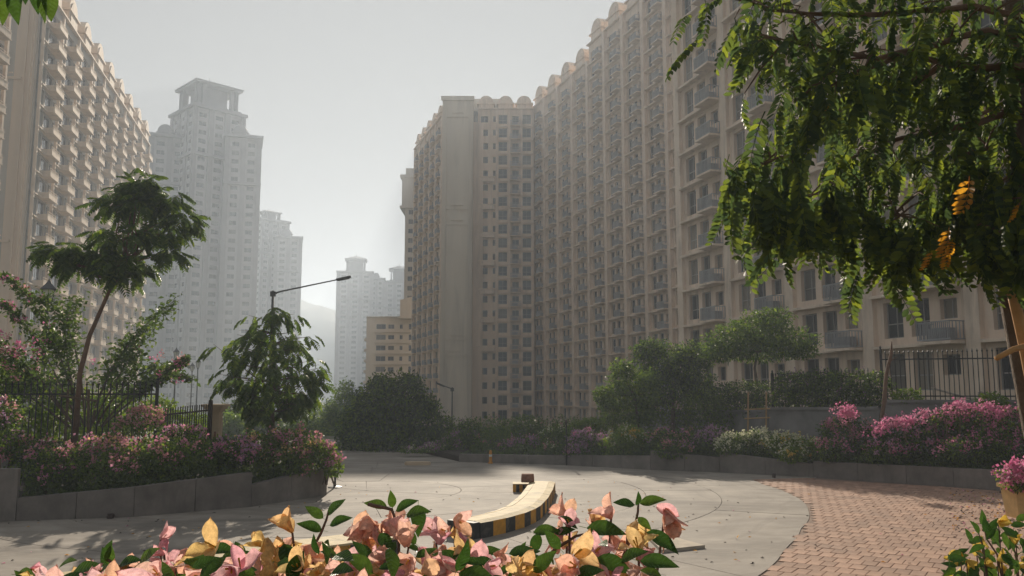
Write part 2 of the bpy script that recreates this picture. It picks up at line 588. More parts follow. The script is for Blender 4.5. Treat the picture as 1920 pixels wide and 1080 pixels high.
def ground_sheet():
    xs = [-2400, -1500, -900, -500, -300, -200, -140, -100, -80] + list(range(-64, 65, 8)) + [80, 100, 140, 200, 300, 500, 900, 1500, 2400]
    ys = [-300, -100, -40, -20] + list(range(-8, 160, 8)) + [180, 220, 280, 360, 480, 640, 900, 1300, 1800, 2400]
    mb = MB()
    for y in ys:
        for x in xs:
            mb.v.append((x, y, ground_z(x, y)))
    n = len(xs)
    for j in range(len(ys) - 1):
        for i in range(n - 1):
            a = j * n + i
            mb.f.append((a, a + 1, a + n + 1, a + n))
            mb.m.append(0)
    mb.build('ground', M['ground'], smooth=True, kind='structure')


ground_sheet()


def hill():
    """Wooded hill beyond the towers."""
    mb = MB()
    NX, NY = 60, 24
    x0, x1, y0, y1 = -640, 300, 720, 1180
    def h(x, y):
        u, v = (x - x0) / (x1 - x0), (y - y0) / (y1 - y0)
        # crest falls from left to right across the gap between the towers
        crest = 118 * math.exp(-((x + 330) / 150) ** 2) + 52 * math.exp(-((x + 120) / 160) ** 2)
        r = crest * math.sin(math.pi * min(1, max(0, v))) ** 0.7 * min(1, u * 6, (1 - u) * 6)
        return -6 + r + 5 * math.sin(x * 0.21 + y * .07) * math.sin(math.pi * v) + 3 * math.sin(x * 0.53 + 1.3) * math.sin(math.pi * v)
    for j in range(NY + 1):
        for i in range(NX + 1):
            x, y = x0 + (x1 - x0) * i / NX, y0 + (y1 - y0) * j / NY
            mb.v.append((x, y, h(x, y)))
    for j in range(NY):
        for i in range(NX):
            a = j * (NX + 1) + i
            mb.f.append((a, a + 1, a + NX + 2, a + NX + 1))
            mb.m.append(0)
    mb.build('hill', M['hill'], smooth=True, kind='structure')


hill()

# ------------------------------------------------------------------ road of concrete slabs, laid out in rings round the turning circle
RC = Vector((-4.0, 24.0, 0))
EDGE = [(-80, 16.5), (-68, 14.85), (-56, 13.45), (-45, 12.35), (-34, 11.75), (-20, 11.5), (-5, 11.45), (8, 11.5), (16, 11.9)]


def edge_r(a):
    if a < EDGE[0][0] or a > EDGE[-1][0]:
        return None
    for (a0, r0), (a1, r1) in zip(EDGE, EDGE[1:]):
        if a0 <= a <= a1:
            return r0 + (r1 - r0) * (a - a0) / (a1 - a0)


def polar(a, r, z=0.0):
    return Vector((RC.x + r * math.cos(R(a)), RC.y + r * math.sin(R(a)), z))


def road():
    base = MB()
    base.prism([(-30, 4.5), (4.5, 4.5), (16.5, 12), (17.5, 26), (9, 31), (6, 40), (-22, 40), (-30, 30)], -0.11, -0.055)
    b = base.build('road', M['joint'], kind='structure')
    rings = [0, 2.6, 5.2, 7.6, 9.5, 'edge', 15.5, 19.5, 23.5]
    for k in range(len(rings) - 1):
        r0, r1 = rings[k], rings[k + 1]
        step = 40 if k == 0 else (24 if k < 3 else 16)
        off = (k * 7) % step
        a = -180 + off
        while a < 180 + off - 1e-6:
            a2 = a + step
            n = 5
            inner, outer, skip = [], [], False
            for i in range(n + 1):
                t = a + (a2 - a) * i / n
                tw = (t + 180) % 360 - 180
                e = edge_r(tw)
                ri = (e if e else 12.0) if r0 == 'edge' else r0
                ro = (e if e else 12.0) if r1 == 'edge' else r1
                if r0 != 0 and k >= 5 and e is not None and 0 < i < n:
                    skip = True
                ri += 0.007
                ro -= 0.007
                g = 0.4 / max(ro, 1)
                tt = t + (0.0 if 0 < i < n else (g if i == 0 else -g))
                inner.append(polar(tt, max(ri, 0.05)))
                outer.append(polar(tt, ro))
            a = a2
            if skip:
                continue
            pts = outer + inner[::-1]
            if all(p.y < 5 or p.y > 39.5 or p.x < -29 or p.x > 9 for p in pts):
                continue
            if any(p.y < 4.6 or p.y > 44 for p in pts):
                continue
            mb = MB()
            zt = random.uniform(-0.003, 0.003)
            mb.prism([(p.x, p.y) for p in pts], -0.052, zt)
            link('slab', mb.mesh('slab', M['concrete']), b)
    # apron running down the far side
    ap = MB()
    ys = [40 + 4 * i for i in range(12)]
    for i in range(len(ys) - 1):
        y0, y1 = ys[i], ys[i + 1]
        ap.face([(-11, y0, ground_z(-10, y0) + .09), (-3, y0, ground_z(-4, y0) + .09), (-3, y1, ground_z(-4, y1) + .09), (-11, y1, ground_z(-10, y1) + .09)])
    ap.build('lower_road', M['concrete'], kind='structure')
    return b


road()


def brick_paving():
    base = MB()
    # base follows the slab edge on one side and the planter on the other
    pts = [polar(a, edge_r(a) - 0.02) for a in range(-80, 17, 6)]
    poly = [(p.x, p.y) for p in pts] + [(9, 28.2), (11.5, 26.2), (14.5, 23.6), (17, 20), (17, 11), (9, 6.0)]
    base.prism(poly, -0.056, -0.014)
    b = base.build('brick_paving', M['sand'], kind='structure')
    U, V, TH = 0.215, 0.40, R(-33)
    u = Vector((math.cos(TH), math.sin(TH), 0))
    v = Vector((-math.sin(TH), math.cos(TH), 0))
    o = Vector((7, 16, 0))
    cells = []
    for j in range(-45, 46):
        for i in range(-70, 71):
            c = o + u * ((i + (0.5 if j % 2 else 0)) * U) + v * (j * V)
            d = c - RC
            a, r = math.degrees(math.atan2(d.y, d.x)), d.length
            e = edge_r(a)
            if e is None or r < e + 0.03 or c.y < 9.0 or c.x > 15.5 or c.y > 27.9 - 0.72 * max(0, c.x - 8.6):
                continue
            cells.append((c.length, c))
    cells.sort(key=lambda q: q[0])
    # bricks in view first
    view = [q for q in cells if abs(q[1].x / q[1].y) < 0.6 and q[1].y > 12.2]
    first = set(id(q[1]) for q in view[:290])
    meshes = []
    for k in range(6):
        mb = MB()
        h, w, t = U / 2 - 0.005, V / 2 - 0.005, 0.004
        mb.v += [(sx * h, sy * w, -0.03) for sx, sy in ((-1, -1), (1, -1), (1, 1), (-1, 1))]
        mb.v += [(sx * h, sy * w, -t) for sx, sy in ((-1, -1), (1, -1), (1, 1), (-1, 1))]
        q = 0.007
        mb.v += [(sx * (h - q), sy * (w - q), random.uniform(-.001, .001)) for sx, sy in ((-1, -1), (1, -1), (1, 1), (-1, 1))]
        for r0 in (0, 4):
            for i in range(4):
                j2 = (i + 1) % 4
                mb.f.append((r0 + i, r0 + j2, r0 + 4 + j2, r0 + 4 + i))
        mb.f.append((8, 9, 10, 11))
        mb.m = [0] * 9
        meshes.append(mb.mesh('brick', M['brick']))
    rest = MB()
    for _, c in cells:
        m = Matrix.Translation(c + Vector((0, 0, random.uniform(-0.004, 0.001)))) @ Euler((random.gauss(0, .004), random.gauss(0, .006), TH + random.gauss(0, .010))).to_matrix().to_4x4()
        if id(c) in first:
            link('brick', random.choice(meshes), b, m)
        else:
            me = random.choice(meshes)
            k = len(rest.v)
            rest.v += [tuple(m @ x.co) for x in me.vertices]
            for p in me.polygons:
                rest.f.append(tuple(k + i for i in p.vertices))
                rest.m.append(0)
    rest.build('bricks', M['brick'], b, kind='stuff')


brick_paving()


# ------------------------------------------------------------------ buildings
WIN_MESH = {}


def window_mesh(w, h, kind, glass):
    """Frame mesh and pane mesh of a window w by h, origin at its centre, x along the wall, -y outwards."""
    key = (round(w, 2), round(h, 2), kind, glass.name)
    if key in WIN_MESH:
        return WIN_MESH[key]
    f, t, d = MB(), 0.06, 0.05
    f.box(-w / 2, w / 2, -d, d, -h / 2, -h / 2 + t)
    f.box(-w / 2, w / 2, -d, d, h / 2 - t, h / 2)
    f.box(-w / 2, -w / 2 + t, -d, d, -h / 2 + t, h / 2 - t)
    f.box(w / 2 - t, w / 2, -d, d, -h / 2 + t, h / 2 - t)
    if kind == 'tall':
        f.box(-w / 2 + t, w / 2 - t, -d * .9, d * .9, -h * 0.10 - t / 2, -h * 0.10 + t / 2)
        f.box(-t / 2, t / 2, -d * .8, d * .8, -h * 0.10 + t / 2, h / 2 - t)
        f.box(-t / 2, t / 2, -d * .8, d * .8, -h / 2 + t, -h * 0.10 - t / 2)
    else:
        f.box(-t / 2, t / 2, -d * .8, d * .8, -h / 2 + t, h / 2 - t)
    g = MB()
    g.box(-w / 2 + .01, w / 2 - .01, -0.004, 0.012, -h / 2 + .01, h / 2 - .01)
    WIN_MESH[key] = (f.mesh('window_frame', M['wframe']), g.mesh('pane', glass))
    return WIN_MESH[key]


BAL_MESH = {}


def balcony_mesh(w, d, h, slab_m, solid=False):
    key = (round(w, 2), round(d, 2), round(h, 2), slab_m.name, solid)
    if key in BAL_MESH:
        return BAL_MESH[key]
    s = MB()
    s.box(-w / 2 - .06, w / 2 + .06, -d - .06, 0, -0.16, 0)
    r = MB()
    if solid:
        r.box(-w / 2, w / 2, -d, -d + .12, 0, h * .6)
        r.box(-w / 2, -w / 2 + .12, -d + .12, 0, 0, h * .6)
        r.box(w / 2 - .12, w / 2, -d + .12, 0, 0, h * .6)
        r.box(-w / 2 - .04, w / 2 + .04, -d - .04, -d + .16, h * .6, h * .6 + .1)
        r.box(-w / 2, w / 2, -d + .03, -d + .08, h * .95, h)
        for x in (-w / 2 + .05, -w / 6, w / 6, w / 2 - .05):
            r.box(x - .03, x + .03, -d + .03, -d + .08, h * .6 + .1, h * .95)
    else:
        for z in (0.06, h - 0.06):
            r.box(-w / 2, w / 2, -d, -d + .05, z, z + .06)
            r.box(-w / 2, -w / 2 + .05, -d + .05, 0, z, z + .06)
            r.box(w / 2 - .05, w / 2, -d + .05, 0, z, z + .06)
        n = max(6, int(w / 0.13))
        for i in range(n + 1):
            x = -w / 2 + .025 + (w - .05) * i / n
            r.box(x - .022, x + .022, -d + .005, -d + .045, .12, h - .06)
        for k in range(1, 5):
            y = -d + d * k / 5
            for x in (-w / 2 + .025, w / 2 - .025):
                r.box(x - .02, x + .02, y - .02, y + .02, .12, h - .06)
        # the machine box kept in the cage
        r.box(-w * .30, w * .22, -d * .72, -d * .12, 0.02, h * .68)
    BAL_MESH[key] = (s.mesh('balcony_slab', slab_m), r.mesh('railing', M['rail'] if not solid else slab_m))
    return BAL_MESH[key]


class Building:
    def __init__(s, root, wall, trim, glass):
        s.root, s.wall, s.trim, s.glass = root, wall, trim, glass
        s.wins, s.bals, s.w, s.t = [], [], MB(), MB()

    def facade(s, P0, P1, nrm_side, zb, floors, fh, nb, openings, balconies=(), bay_w=None, pil=0.9, ledge=None, depth=0.40,
               pipe=False, parapet=1.0, zbs=None, skip=None, solid=False, pil_d=0.28):
        """One face of a building: nb bays along P0-P1, each floor of each bay with its window openings (u0, u1, z0, z1, kind) as fractions of
        the bay and metres above the floor, balconies (u0, u1, z, depth, height), pilasters between the bays, a ledge (u0, u1) a floor."""
        P0, P1 = Vector((P0[0], P0[1], 0)), Vector((P1[0], P1[1], 0))
        u = (P1 - P0).normalized()
        n = Vector((u.y, -u.x, 0)) * nrm_side
        L = (P1 - P0).length
        bw = L / nb
        Z = Vector((0, 0, 1))
        def pt(a, z, o=0.0):
            return P0 + u * a + n * o + Z * z
        def q(a0, a1, z0, z1, o=0.0):
            c = [pt(a0, z0, o), pt(a1, z0, o), pt(a1, z1, o), pt(a0, z1, o)]
            s.w.face(c if nrm_side > 0 else c[::-1])
        for b in range(nb):
            A = b * bw
            nf = floors + (zbs[b] if zbs else 0)
            for fl in range(nf):
                z0 = zb + fl * fh
                z1 = z0 + fh
                cur = 0.0
                for (f0, f1, a, c, kind) in openings:
                    a0, a1 = f0 * bw, f1 * bw
                    q(A + cur, A + a0, z0, z1)
                    q(A + a0, A + a1, z0, z0 + a)
                    q(A + a0, A + a1, z0 + c, z1)
                    # reveals
                    za, zc = z0 + a, z0 + c
                    for e in ((pt(A + a0, za), pt(A + a1, za), pt(A + a1, za, -depth), pt(A + a0, za, -depth)),
                              (pt(A + a0, zc, -depth), pt(A + a1, zc, -depth), pt(A + a1, zc), pt(A + a0, zc)),
                              (pt(A + a0, za, -depth), pt(A + a0, zc, -depth), pt(A + a0, zc), pt(A + a0, za)),
                              (pt(A + a1, za), pt(A + a1, zc), pt(A + a1, zc, -depth), pt(A + a1, za, -depth))):
                        s.w.face(e)
                    # back of the opening, behind the pane
                    s.wins.append((pt(A + (a0 + a1) / 2, z0 + (a + c) / 2, -depth * .8), u * nrm_side, n, a1 - a0, c - a, kind))
                    cur = a1
                q(A + cur, A + bw, z0, z1)
                if ledge and fl > 0:
                    l0, l1, ld = ledge
                    s.t.obox(pt(A + bw * (l0 + l1) / 2, z0 + 0.02, ld / 2), u * (bw * (l1 - l0) / 2), n * (ld / 2 + .003), Z * .09)
                for (f0, f1, bz, bd, bh) in balconies:
                    if fl == 0 and bz < 0.4:
                        continue
                    s.bals.append((pt(A + bw * (f0 + f1) / 2, z0 + bz, 0.004), u * nrm_side, n, bw * (f1 - f0), bd, bh, solid))
            top = zb + nf * fh
            q(A, A + bw, top, top + parapet)
            s.t.obox(pt(A + bw / 2, top + parapet + .12, 0.05), u * (bw / 2), n * .45, Z * .12)
            if pil:
                for e in ([A] if b else [A]) + ([A + bw] if b == nb - 1 else []):
                    s.t.obox(pt(e, (zb + top + parapet - .02) / 2, pil_d / 2), u * (pil / 2), n * (pil_d / 2 + .002), Z * ((top + parapet - .02 - zb) / 2))
                    if pipe:
                        s.t.tube([pt(e + pil * .75, zb, .12), pt(e + pil * .75, top, .12)], 0.07, 5)
        return u, n, L

    def body(s, poly, z0, z1, mat=None):
        mb = MB()
        mb.prism(poly, z0, z1)
        return mb.build('core', mat or s.wall, s.root)

    def finish(s, nwin=0, nbal=0, min_z=None):
        s.w.build('wall', s.wall, s.root)
        if s.t.v:
            s.t.build('trim', s.trim, s.root)
        eye = Vector((0, 0, EYE))
        def rank(e):
            p = e[0] - eye
            cx, cz = p.x / p.y, p.z / p.y
            seen = abs(cx) < 0.66 and -0.3 < cz < 0.52
            return (0 if seen else 1, p.length)
        s.wins.sort(key=rank)
        s.bals.sort(key=rank)
        rest, restg = MB(), MB()
        for i, (c, u, n, w, h, kind) in enumerate(s.wins):
            fm, gm = window_mesh(w, h, kind, s.glass)
            m = frame_mat(c, u, -n, Vector((0, 0, 1)))
            if i < nwin:
                o = link('window', fm, s.root, m)
                link('pane', gm, o)
            else:
                for mm, dst in ((fm, rest), (gm, rest)):
                    k = len(dst.v)
                    dst.v += [tuple(m @ x.co) for x in mm.vertices]
                    for p in mm.polygons:
                        dst.f.append(tuple(k + j for j in p.vertices))
                        dst.m.append(0 if mm is fm else 1)
        if rest.v:
            rest.build('windows', [M['wframe'], s.glass], s.root, kind='stuff')
        rest = MB()
        for i, (c, u, n, w, d, h, solid) in enumerate(s.bals):
            sm, rm = balcony_mesh(w, d, h, s.trim, solid)
            m = frame_mat(c, u, -n, Vector((0, 0, 1)))
            if i < nbal:
                o = link('balcony', sm, s.root, m)
                link('railing', rm, o)
            else:
                for mm in (sm, rm):
                    k = len(rest.v)
                    rest.v += [tuple(m @ x.co) for x in mm.vertices]
                    for p in mm.polygons:
                        rest.f.append(tuple(k + j for j in p.vertices))
                        rest.m.append(0 if (mm is sm or solid) else 1)
        if rest.v:
            rest.build('balconies', [s.trim, M['rail']], s.root, kind='stuff')


def offs(P, v, d):
    return (P[0] + v[0] * d, P[1] + v[1] * d)


def arch_mesh(w, h0, th, mat):
    """Roof arch: a small block with a round gable and a moulded rim."""
    mb = MB()
    def outline(r, hh):
        pts = [(-r, 0), (r, 0), (r, hh)]
        for k in range(1, 8):
            a = math.pi * k / 8
            pts.append((r * math.cos(a), hh + r * math.sin(a)))
        pts.append((-r, hh))
        return pts
    for r, hh, y0, y1 in ((w / 2, h0, -th / 2, th / 2), (w / 2 * .72, h0, -th / 2 - .12, -th / 2 + .02)):
        pts = outline(r, hh)
        b, n = len(mb.v), len(pts)
        mb.v += [(x, y0, z) for x, z in pts] + [(x, y1, z) for x, z in pts]
        mb.f.append(tuple(range(b, b + n)))
        mb.f.append(tuple(range(b + 2 * n - 1, b + n - 1, -1)))
        for i in range(n):
            j = (i + 1) % n
            mb.f.append((b + j, b + i, b + n + i, b + n + j))
        mb.m += [0] * (n + 2)
    mb.box(-w / 2 - .35, w / 2 + .35, -th / 2 - .3, th / 2 + .3, h0 - .35, h0 - .05)
    return mb.mesh('roof_arch', mat)


# --- near block on the right
def near_block():
    root = thing('apartment_block', 'long beige block behind the iron fence, grey railed cages at every floor', 'building', (20, 55, 2.2))
    B = Building(root, M['facade'], M['facade_trim'], M['glass'])
    d = Vector((-0.29, 0.957, 0)).normalized()
    base = Vector((23.4, 45.7, 0))
    P0, P1 = base + d * (-17.5), base + d * 29.3
    ops = [(0.155, 0.305, 1.35, 2.45, 'small'), (0.405, 0.585, 0.55, 2.65, 'tall'), (0.665, 0.865, 0.55, 2.65, 'tall')]
    B.facade(P0, P1, -1, 2.25, 18, 3.0, 6, ops, [(0.08, 0.375, 0.12, 1.15, 1.05)], ledge=(0.385, 0.93, 0.55), pipe=True, pil=0.95, pil_d=0.3)
    n = Vector((d.y, -d.x, 0)) * -1
    back = -n
    B.body([P0 + back * .34, P1 + back * .34, P1 + back * 16, P0 + back * 16], -2, 57.2)
    # end wall closing the gap at the far corner
    B.w.face([P1 + Vector((0, 0, -2)), P1 + back * .34 + Vector((0, 0, -2)), P1 + back * .34 + Vector((0, 0, 57)), P1 + Vector((0, 0, 57))])
    B.w.face([P0 + Vector((0, 0, -2)), P1 + Vector((0, 0, -2)), P1 + Vector((0, 0, 2.25)), P0 + Vector((0, 0, 2.25))])
    B.finish(290, 110)


near_block()


# --- long wing stepping back towards the centre, its roof set with round arches
def long_wing():
    root = thing('apartment_block', 'long hazy beige wing with round roof arches receding between the near block and centre', 'building', (14, 152, -3))
    B = Building(root, M['facade_far'], M['facade_trim'], M['glass'])
    P1, P0 = Vector((4.7, 180.2, 0)), Vector((4.7 + 21.8, 180.2 - 60.2, 0))
    d = (P1 - P0).normalized()
    ops = [(0.13, 0.30, 1.2, 2.4, 'small'), (0.42, 0.60, 0.5, 2.6, 'tall'), (0.68, 0.88, 0.5, 2.6, 'tall')]
    nb = 9
    B.facade(P0, P1, -1, -3.0, 22, 3.0, nb, ops, [(0.07, 0.38, 0.12, 1.35, 1.1)], ledge=(0.39, 0.94, 0.6), pil=1.0, pil_d=0.6,
             zbs=[2, 2, 1, 1, 1, 0, 0, 0, 0])
    n = Vector((d.y, -d.x, 0)) * -1
    back = -n
    B.body([P0 + back * .34, P1 + back * .34, P1 + back * 15, P0 + back * 15], -5, 62.6)
    am = arch_mesh(4.2, 1.6, 3.0, M['facade_trim'])
    bw = (P1 - P0).length / nb
    for b in range(nb):
        top = -3 + (22 + [2, 2, 1, 1, 1, 0, 0, 0, 0][b]) * 3.0 + 1.2
        c = P0 + d * (bw * (b + .5)) + back * 1.3
        if top > 65:
            pts = [P0 + d * (bw * b) + back * .34, P0 + d * (bw * (b + 1)) + back * .34, P0 + d * (bw * (b + 1)) + back * 12, P0 + d * (bw * b) + back * 12]
            B.body(pts, 62.4, top - .1)
        link('roof_arch', am, root, frame_mat(Vector((c.x, c.y, top)), d * -1, -n, Vector((0, 0, 1))))
    B.finish(290, 120)


long_wing()


# --- wing that faces the road, with its blank end wall
def facing_wing():
    root = thing('apartment_block', 'beige tower block with blank grey end wall facing the road, centre of the skyline', 'building', (-4, 178, -3))
    B = Building(root, M['facade_far'], M['facade_trim'], M['glass_far'])
    # columns of windows that face the road
    ops = [(0.055, 0.185, 0.9, 2.3, 'small'), (0.275, 0.325, 1.0, 2.3, 'small'), (0.375, 0.53, 0.6, 2.6, 'tall'), (0.62, 0.735, 1.0, 2.3, 'small'), (0.79, 0.955, 0.6, 2.6, 'tall')]
    P0, P1 = (-7.35, 178.0), (4.6, 178.0)
    B.facade(P0, P1, 1, -3.6, 22, 3.0, 1, ops, [(0.585, 0.765, 0.1, 0.9, 1.0)], pil=0, ledge=None, parapet=0.8)
    for fl in range(1, 22):
        z = -3.6 + 3 * fl
        if 5 <= fl <= 17 and fl % 2:
            B.t.box(-7.2, -3.75, 176.9, 177.996, z - .35, z + .55)
            B.t.box(-7.3, -3.65, 176.75, 178.0, z + .55, z + .75)
        B.t.box(-2.7, 4.4, 177.75, 177.997, z - .1, z + .06)
    for x in (-3.3, -0.55, 2.05):
        B.t.box(x - .22, x + .22, 177.55, 177.996, -3.6, 63)
    B.body([(-7.35, 178.34), (4.6, 178.34), (4.6, 192), (-7.35, 192)], -5, 62.9)
    # blank wall with its sunken panels, standing forward
    w = MB()
    w.box(-14.6, -8.2, 173.6, 190, -5, 64.2)
    for (x0, x1) in ((-14.3, -13.7), (-9.1, -8.5)):
        w.box(x0, x1, 173.35, 173.598, -4.9, 62.5)
    for z in (10, 13.2, 37, 40.2, 60):
        w.box(-14.2, -8.6, 173.42, 173.597, z, z + .5)
        w.box(-12.6, -10.2, 173.38, 173.599, z + .9, z + 1.15)
    w.box(-14.9, -7.9, 173.2, 173.6, 63.6, 64.5)
    w.build('end_wall', M['facade_end'], root)
    gap = MB()
    gap.box(-8.19, -7.36, 177.2, 180, -5, 62.5)
    gap.build('shaded_gap_strip', M['roof'], root)  # dark strip filling the gap, its shade put into the colour
    # side wing going back to the left
    Q0, Q1 = (-14.62, 174.2), (-23.2, 199.5)
    ops2 = [(0.14, 0.34, 0.9, 2.4, 'small'), (0.48, 0.82, 0.5, 2.6, 'tall')]
    B.facade(Q0, Q1, -1, -3.6, 21, 3.0, 5, ops2, [(0.05, 0.42, 0.1, 0.9, 1.0)], pil=0.8, ledge=(0.44, 0.9, 0.4))
    d = (Vector((*Q1, 0)) - Vector((*Q0, 0))).normalized()
    n = Vector((-d.y, d.x, 0))
    bk = -n
    B.body([offs(Q0, bk, .34), offs(Q1, bk, .34), offs(Q1, bk, 9), offs(Q0, bk, 9)], -5, 59.9)
    am = arch_mesh(3.2, 1.4, 2.4, M['facade_trim'])
    for b in range(5):
        c = Vector((*Q0, 0)) + d * (26.7 / 5 * (b + .5)) + bk * 1.2
        link('roof_arch', am, root, frame_mat(Vector((c.x, c.y, 60.6)), d * -1, bk, Vector((0, 0, 1))))
    for x in (-5.6, -1.4, 2.6):
        link('roof_arch', am, root, frame_mat(Vector((x, 179.6, 63.4)), Vector((1, 0, 0)), Vector((0, 1, 0)), Vector((0, 0, 1))))
    t = MB()
    t.box(-14.2, -2, 181, 188, 62, 66.6)  # tank lengthened and raised, like the end wall, to shade more of the road
    t.build('roof_tank', M['facade_end'], root)
    B.finish(150, 60)


facing_wing()


def slim_tower():
    root = thing('tower', 'slim beige tower showing behind the left edge of the centre block', 'building', (-27, 268, -6))
    B = Building(root, M['facade_grey'], M['facade_grey'], M['glass_far'])
    ops = [(0.08, 0.22, 0.8, 2.3, 'small'), (0.40, 0.62, 0.6, 2.5, 'tall'), (0.76, 0.92, 0.8, 2.3, 'small')]
    B.facade((-33.4, 262), (-21, 262), 1, -6, 22, 3.0, 1, ops, pil=0, parapet=0.4)
    mb = MB()
    mb.box(-33.4, -21.4, 262.34, 276, -6, 60)
    mb.box(-34.4, -20.6, 261.2, 277, 60.4, 69.4)
    mb.box(-35.0, -20.0, 260.8, 277.6, 59.7, 60.4)
    mb.box(-35.0, -20.0, 260.8, 277.6, 69.4, 70.3)
    mb.box(-33.4, -21.4, 262, 276, 70.3, 72.6)
    mb.build('shaft', M['facade_grey'], root)
    B.finish(0, 0)


slim_tower()


def tan_block():
    root = thing('apartment_block', 'low tan block with dark window bands and a roof tank before the pale towers', 'building', (-34, 240, -5))
    B = Building(root, M['tan'], M['tan'], M['glass_far'])
    x0, x1, y = -41.0, -24.0, 240
    ops = [(0.16, 0.32, 0.9, 2.3, 'small'), (0.36, 0.46, 1.0, 2.2, 'small'), (0.55, 0.60, 1.0, 2.2, 'small'), (0.70, 0.95, 0.8, 2.4, 'tall')]
    B.facade((x0, y), (x1, y), 1, -4.6, 9, 3.0, 1, ops, pil=0, parapet=1.2, ledge=(0.14, 0.97, 0.5))
    B.body([(x0, y + .34), (x1, y + .34), (x1, y + 14), (x0, y + 14)], -7, 22.6)
    t = MB()
    t.prism([(-31.2, 236.5), (-26, 236.5), (-26, 241), (-31.2, 241)], 23.4, 28.2)
    t.prism([(-31.5, 236.2), (-25.7, 236.2), (-25.7, 241.3), (-31.5, 241.3)], 23.0, 23.4)
    t.prism([(-31.2, 236.5), (-26, 236.5), (-26, 241), (-31.2, 241)], 28.2, [28.2, 29.6, 29.6, 28.2])
    t.build('roof_tank', M['tan'], root)
    s_ = MB()
    for fl in range(7):
        s_.box(x0 - .7, x0 - .003, y + .5, y + 12, -1 + fl * 3.0, -.2 + fl * 3.0)
    s_.build('side_balcony', M['tan'], root)
    B.finish(40, 0)


tan_block()


# --- towers beyond the haze
def pavilion(root, c, r, z, hc, rot, mat, trim, nc=4):
    """Open roof pavilion: base, ring of columns, inner drum, hipped roof with a finial."""
    mb = MB()
    ux = Vector((math.cos(rot), math.sin(rot), 0))
    uy = Vector((-math.sin(rot), math.cos(rot), 0))
    C = Vector((c[0], c[1], 0))
    Z = Vector((0, 0, 1))
    def sq(rr):
        return [tuple((C + ux * (rr * a) + uy * (rr * b))[:2]) for a, b in ((-1, -1), (1, -1), (1, 1), (-1, 1))]
    mb.prism(sq(r * 1.08), z, z + hc * .12)
    mb.prism(sq(r * .60), z + hc * .12, z + hc)
    for t in (-1, -.74, .74, 1):
        for a, b in ((t, -1), (t, 1), (-1, t), (1, t)):
            p = C + ux * (r * .9 * a) + uy * (r * .9 * b)
            mb.obox(p + Z * (z + hc * .56), ux * (r * .07), uy * (r * .07), Z * (hc * .44))
    mb.prism(sq(r * 1.12), z + hc, z + hc * 1.1)
    b = len(mb.v)
    q = sq(r * 1.16)
    mb.v += [(x, y, z + hc * 1.1) for x, y in q] + [(C.x, C.y, z + hc * 1.45)]
    for i in range(4):
        mb.f.append((b + i, b + (i + 1) % 4, b + 4))
        mb.m.append(0)
    mb.tube([(C.x, C.y, z + hc * 1.4), (C.x, C.y, z + hc * 1.68)], [r * .03, r * .008], 5)
    mb.build('roof_pavilion', trim, root)


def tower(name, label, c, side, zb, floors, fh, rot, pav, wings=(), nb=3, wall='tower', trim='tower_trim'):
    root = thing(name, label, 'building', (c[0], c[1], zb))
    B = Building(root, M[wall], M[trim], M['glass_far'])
    C = Vector((c[0], c[1], 0))
    ops = [(0.28, 0.72, 0.8, 2.3, 'small')]
    def shaft(C, side, floors, rot, nb, faces=(0, 1), dz=0.0):
        ux = Vector((math.cos(rot), math.sin(rot), 0))
        uy = Vector((-math.sin(rot), math.cos(rot), 0))
        h = side / 2
        cs = [C - ux * h - uy * h, C + ux * h - uy * h, C + ux * h + uy * h, C - ux * h + uy * h]
        for k in faces:
            B.facade(cs[k], cs[(k + 1) % 4], 1, zb, floors, fh, nb, ops, pil=side / nb * .3, pil_d=0.5, parapet=1.0, depth=.25)
        i = .33
        h2 = h - i
        B.body([tuple((C + ux * (h2 * a) + uy * (h2 * b))[:2]) for a, b in ((-1, -1), (1, -1), (1, 1), (-1, 1))], zb - 4, zb + floors * fh + .5)
        # moulded bands near the top
        for k, (f, o) in enumerate(((floors - 5, .9), (floors, 1.2))):
            z = zb + f * fh
            B.t.prism([tuple((C + ux * ((h + o) * a) + uy * ((h + o) * b))[:2]) for a, b in ((-1, -1), (1, -1), (1, 1), (-1, 1))], z - .5 + (1.3 if k else 0), z + .5 + (1.3 if k else 0))
        return zb + floors * fh + 1.8
    top = shaft(C, side, floors, rot, nb, (0, 1, 3))
    if pav:
        pavilion(root, c, pav[0], top, pav[1], rot, M[wall], M[trim], pav[2] if len(pav) > 2 else 4)
    for (dx, dy, sd, fl, rr) in wings:
        C2 = C + Vector((dx, dy, 0))
        t2 = shaft(C2, sd, fl, rr, 2, (0, 1, 3))
        am = arch_mesh(sd * .45, 1.4, 2.0, M[trim])
        link('roof_arch', am, root, frame_mat(Vector((C2.x, C2.y - sd * .35, t2)), Vector((1, 0, 0)), Vector((0, 1, 0)), Vector((0, 0, 1))))
    B.finish(0, 0)


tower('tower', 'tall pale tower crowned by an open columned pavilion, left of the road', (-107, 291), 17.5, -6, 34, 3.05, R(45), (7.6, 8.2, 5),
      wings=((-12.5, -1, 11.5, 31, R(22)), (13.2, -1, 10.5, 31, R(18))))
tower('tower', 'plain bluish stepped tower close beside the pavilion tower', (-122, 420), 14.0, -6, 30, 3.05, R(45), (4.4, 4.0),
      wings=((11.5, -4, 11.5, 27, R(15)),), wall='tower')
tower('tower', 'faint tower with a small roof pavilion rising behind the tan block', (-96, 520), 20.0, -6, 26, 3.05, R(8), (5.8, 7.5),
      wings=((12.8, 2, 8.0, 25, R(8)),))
tower('tower', 'faint tower with pavilion half hidden by the centre block edge', (-72, 540), 17.0, -6, 25, 3.05, R(8), (5.6, 7.5))


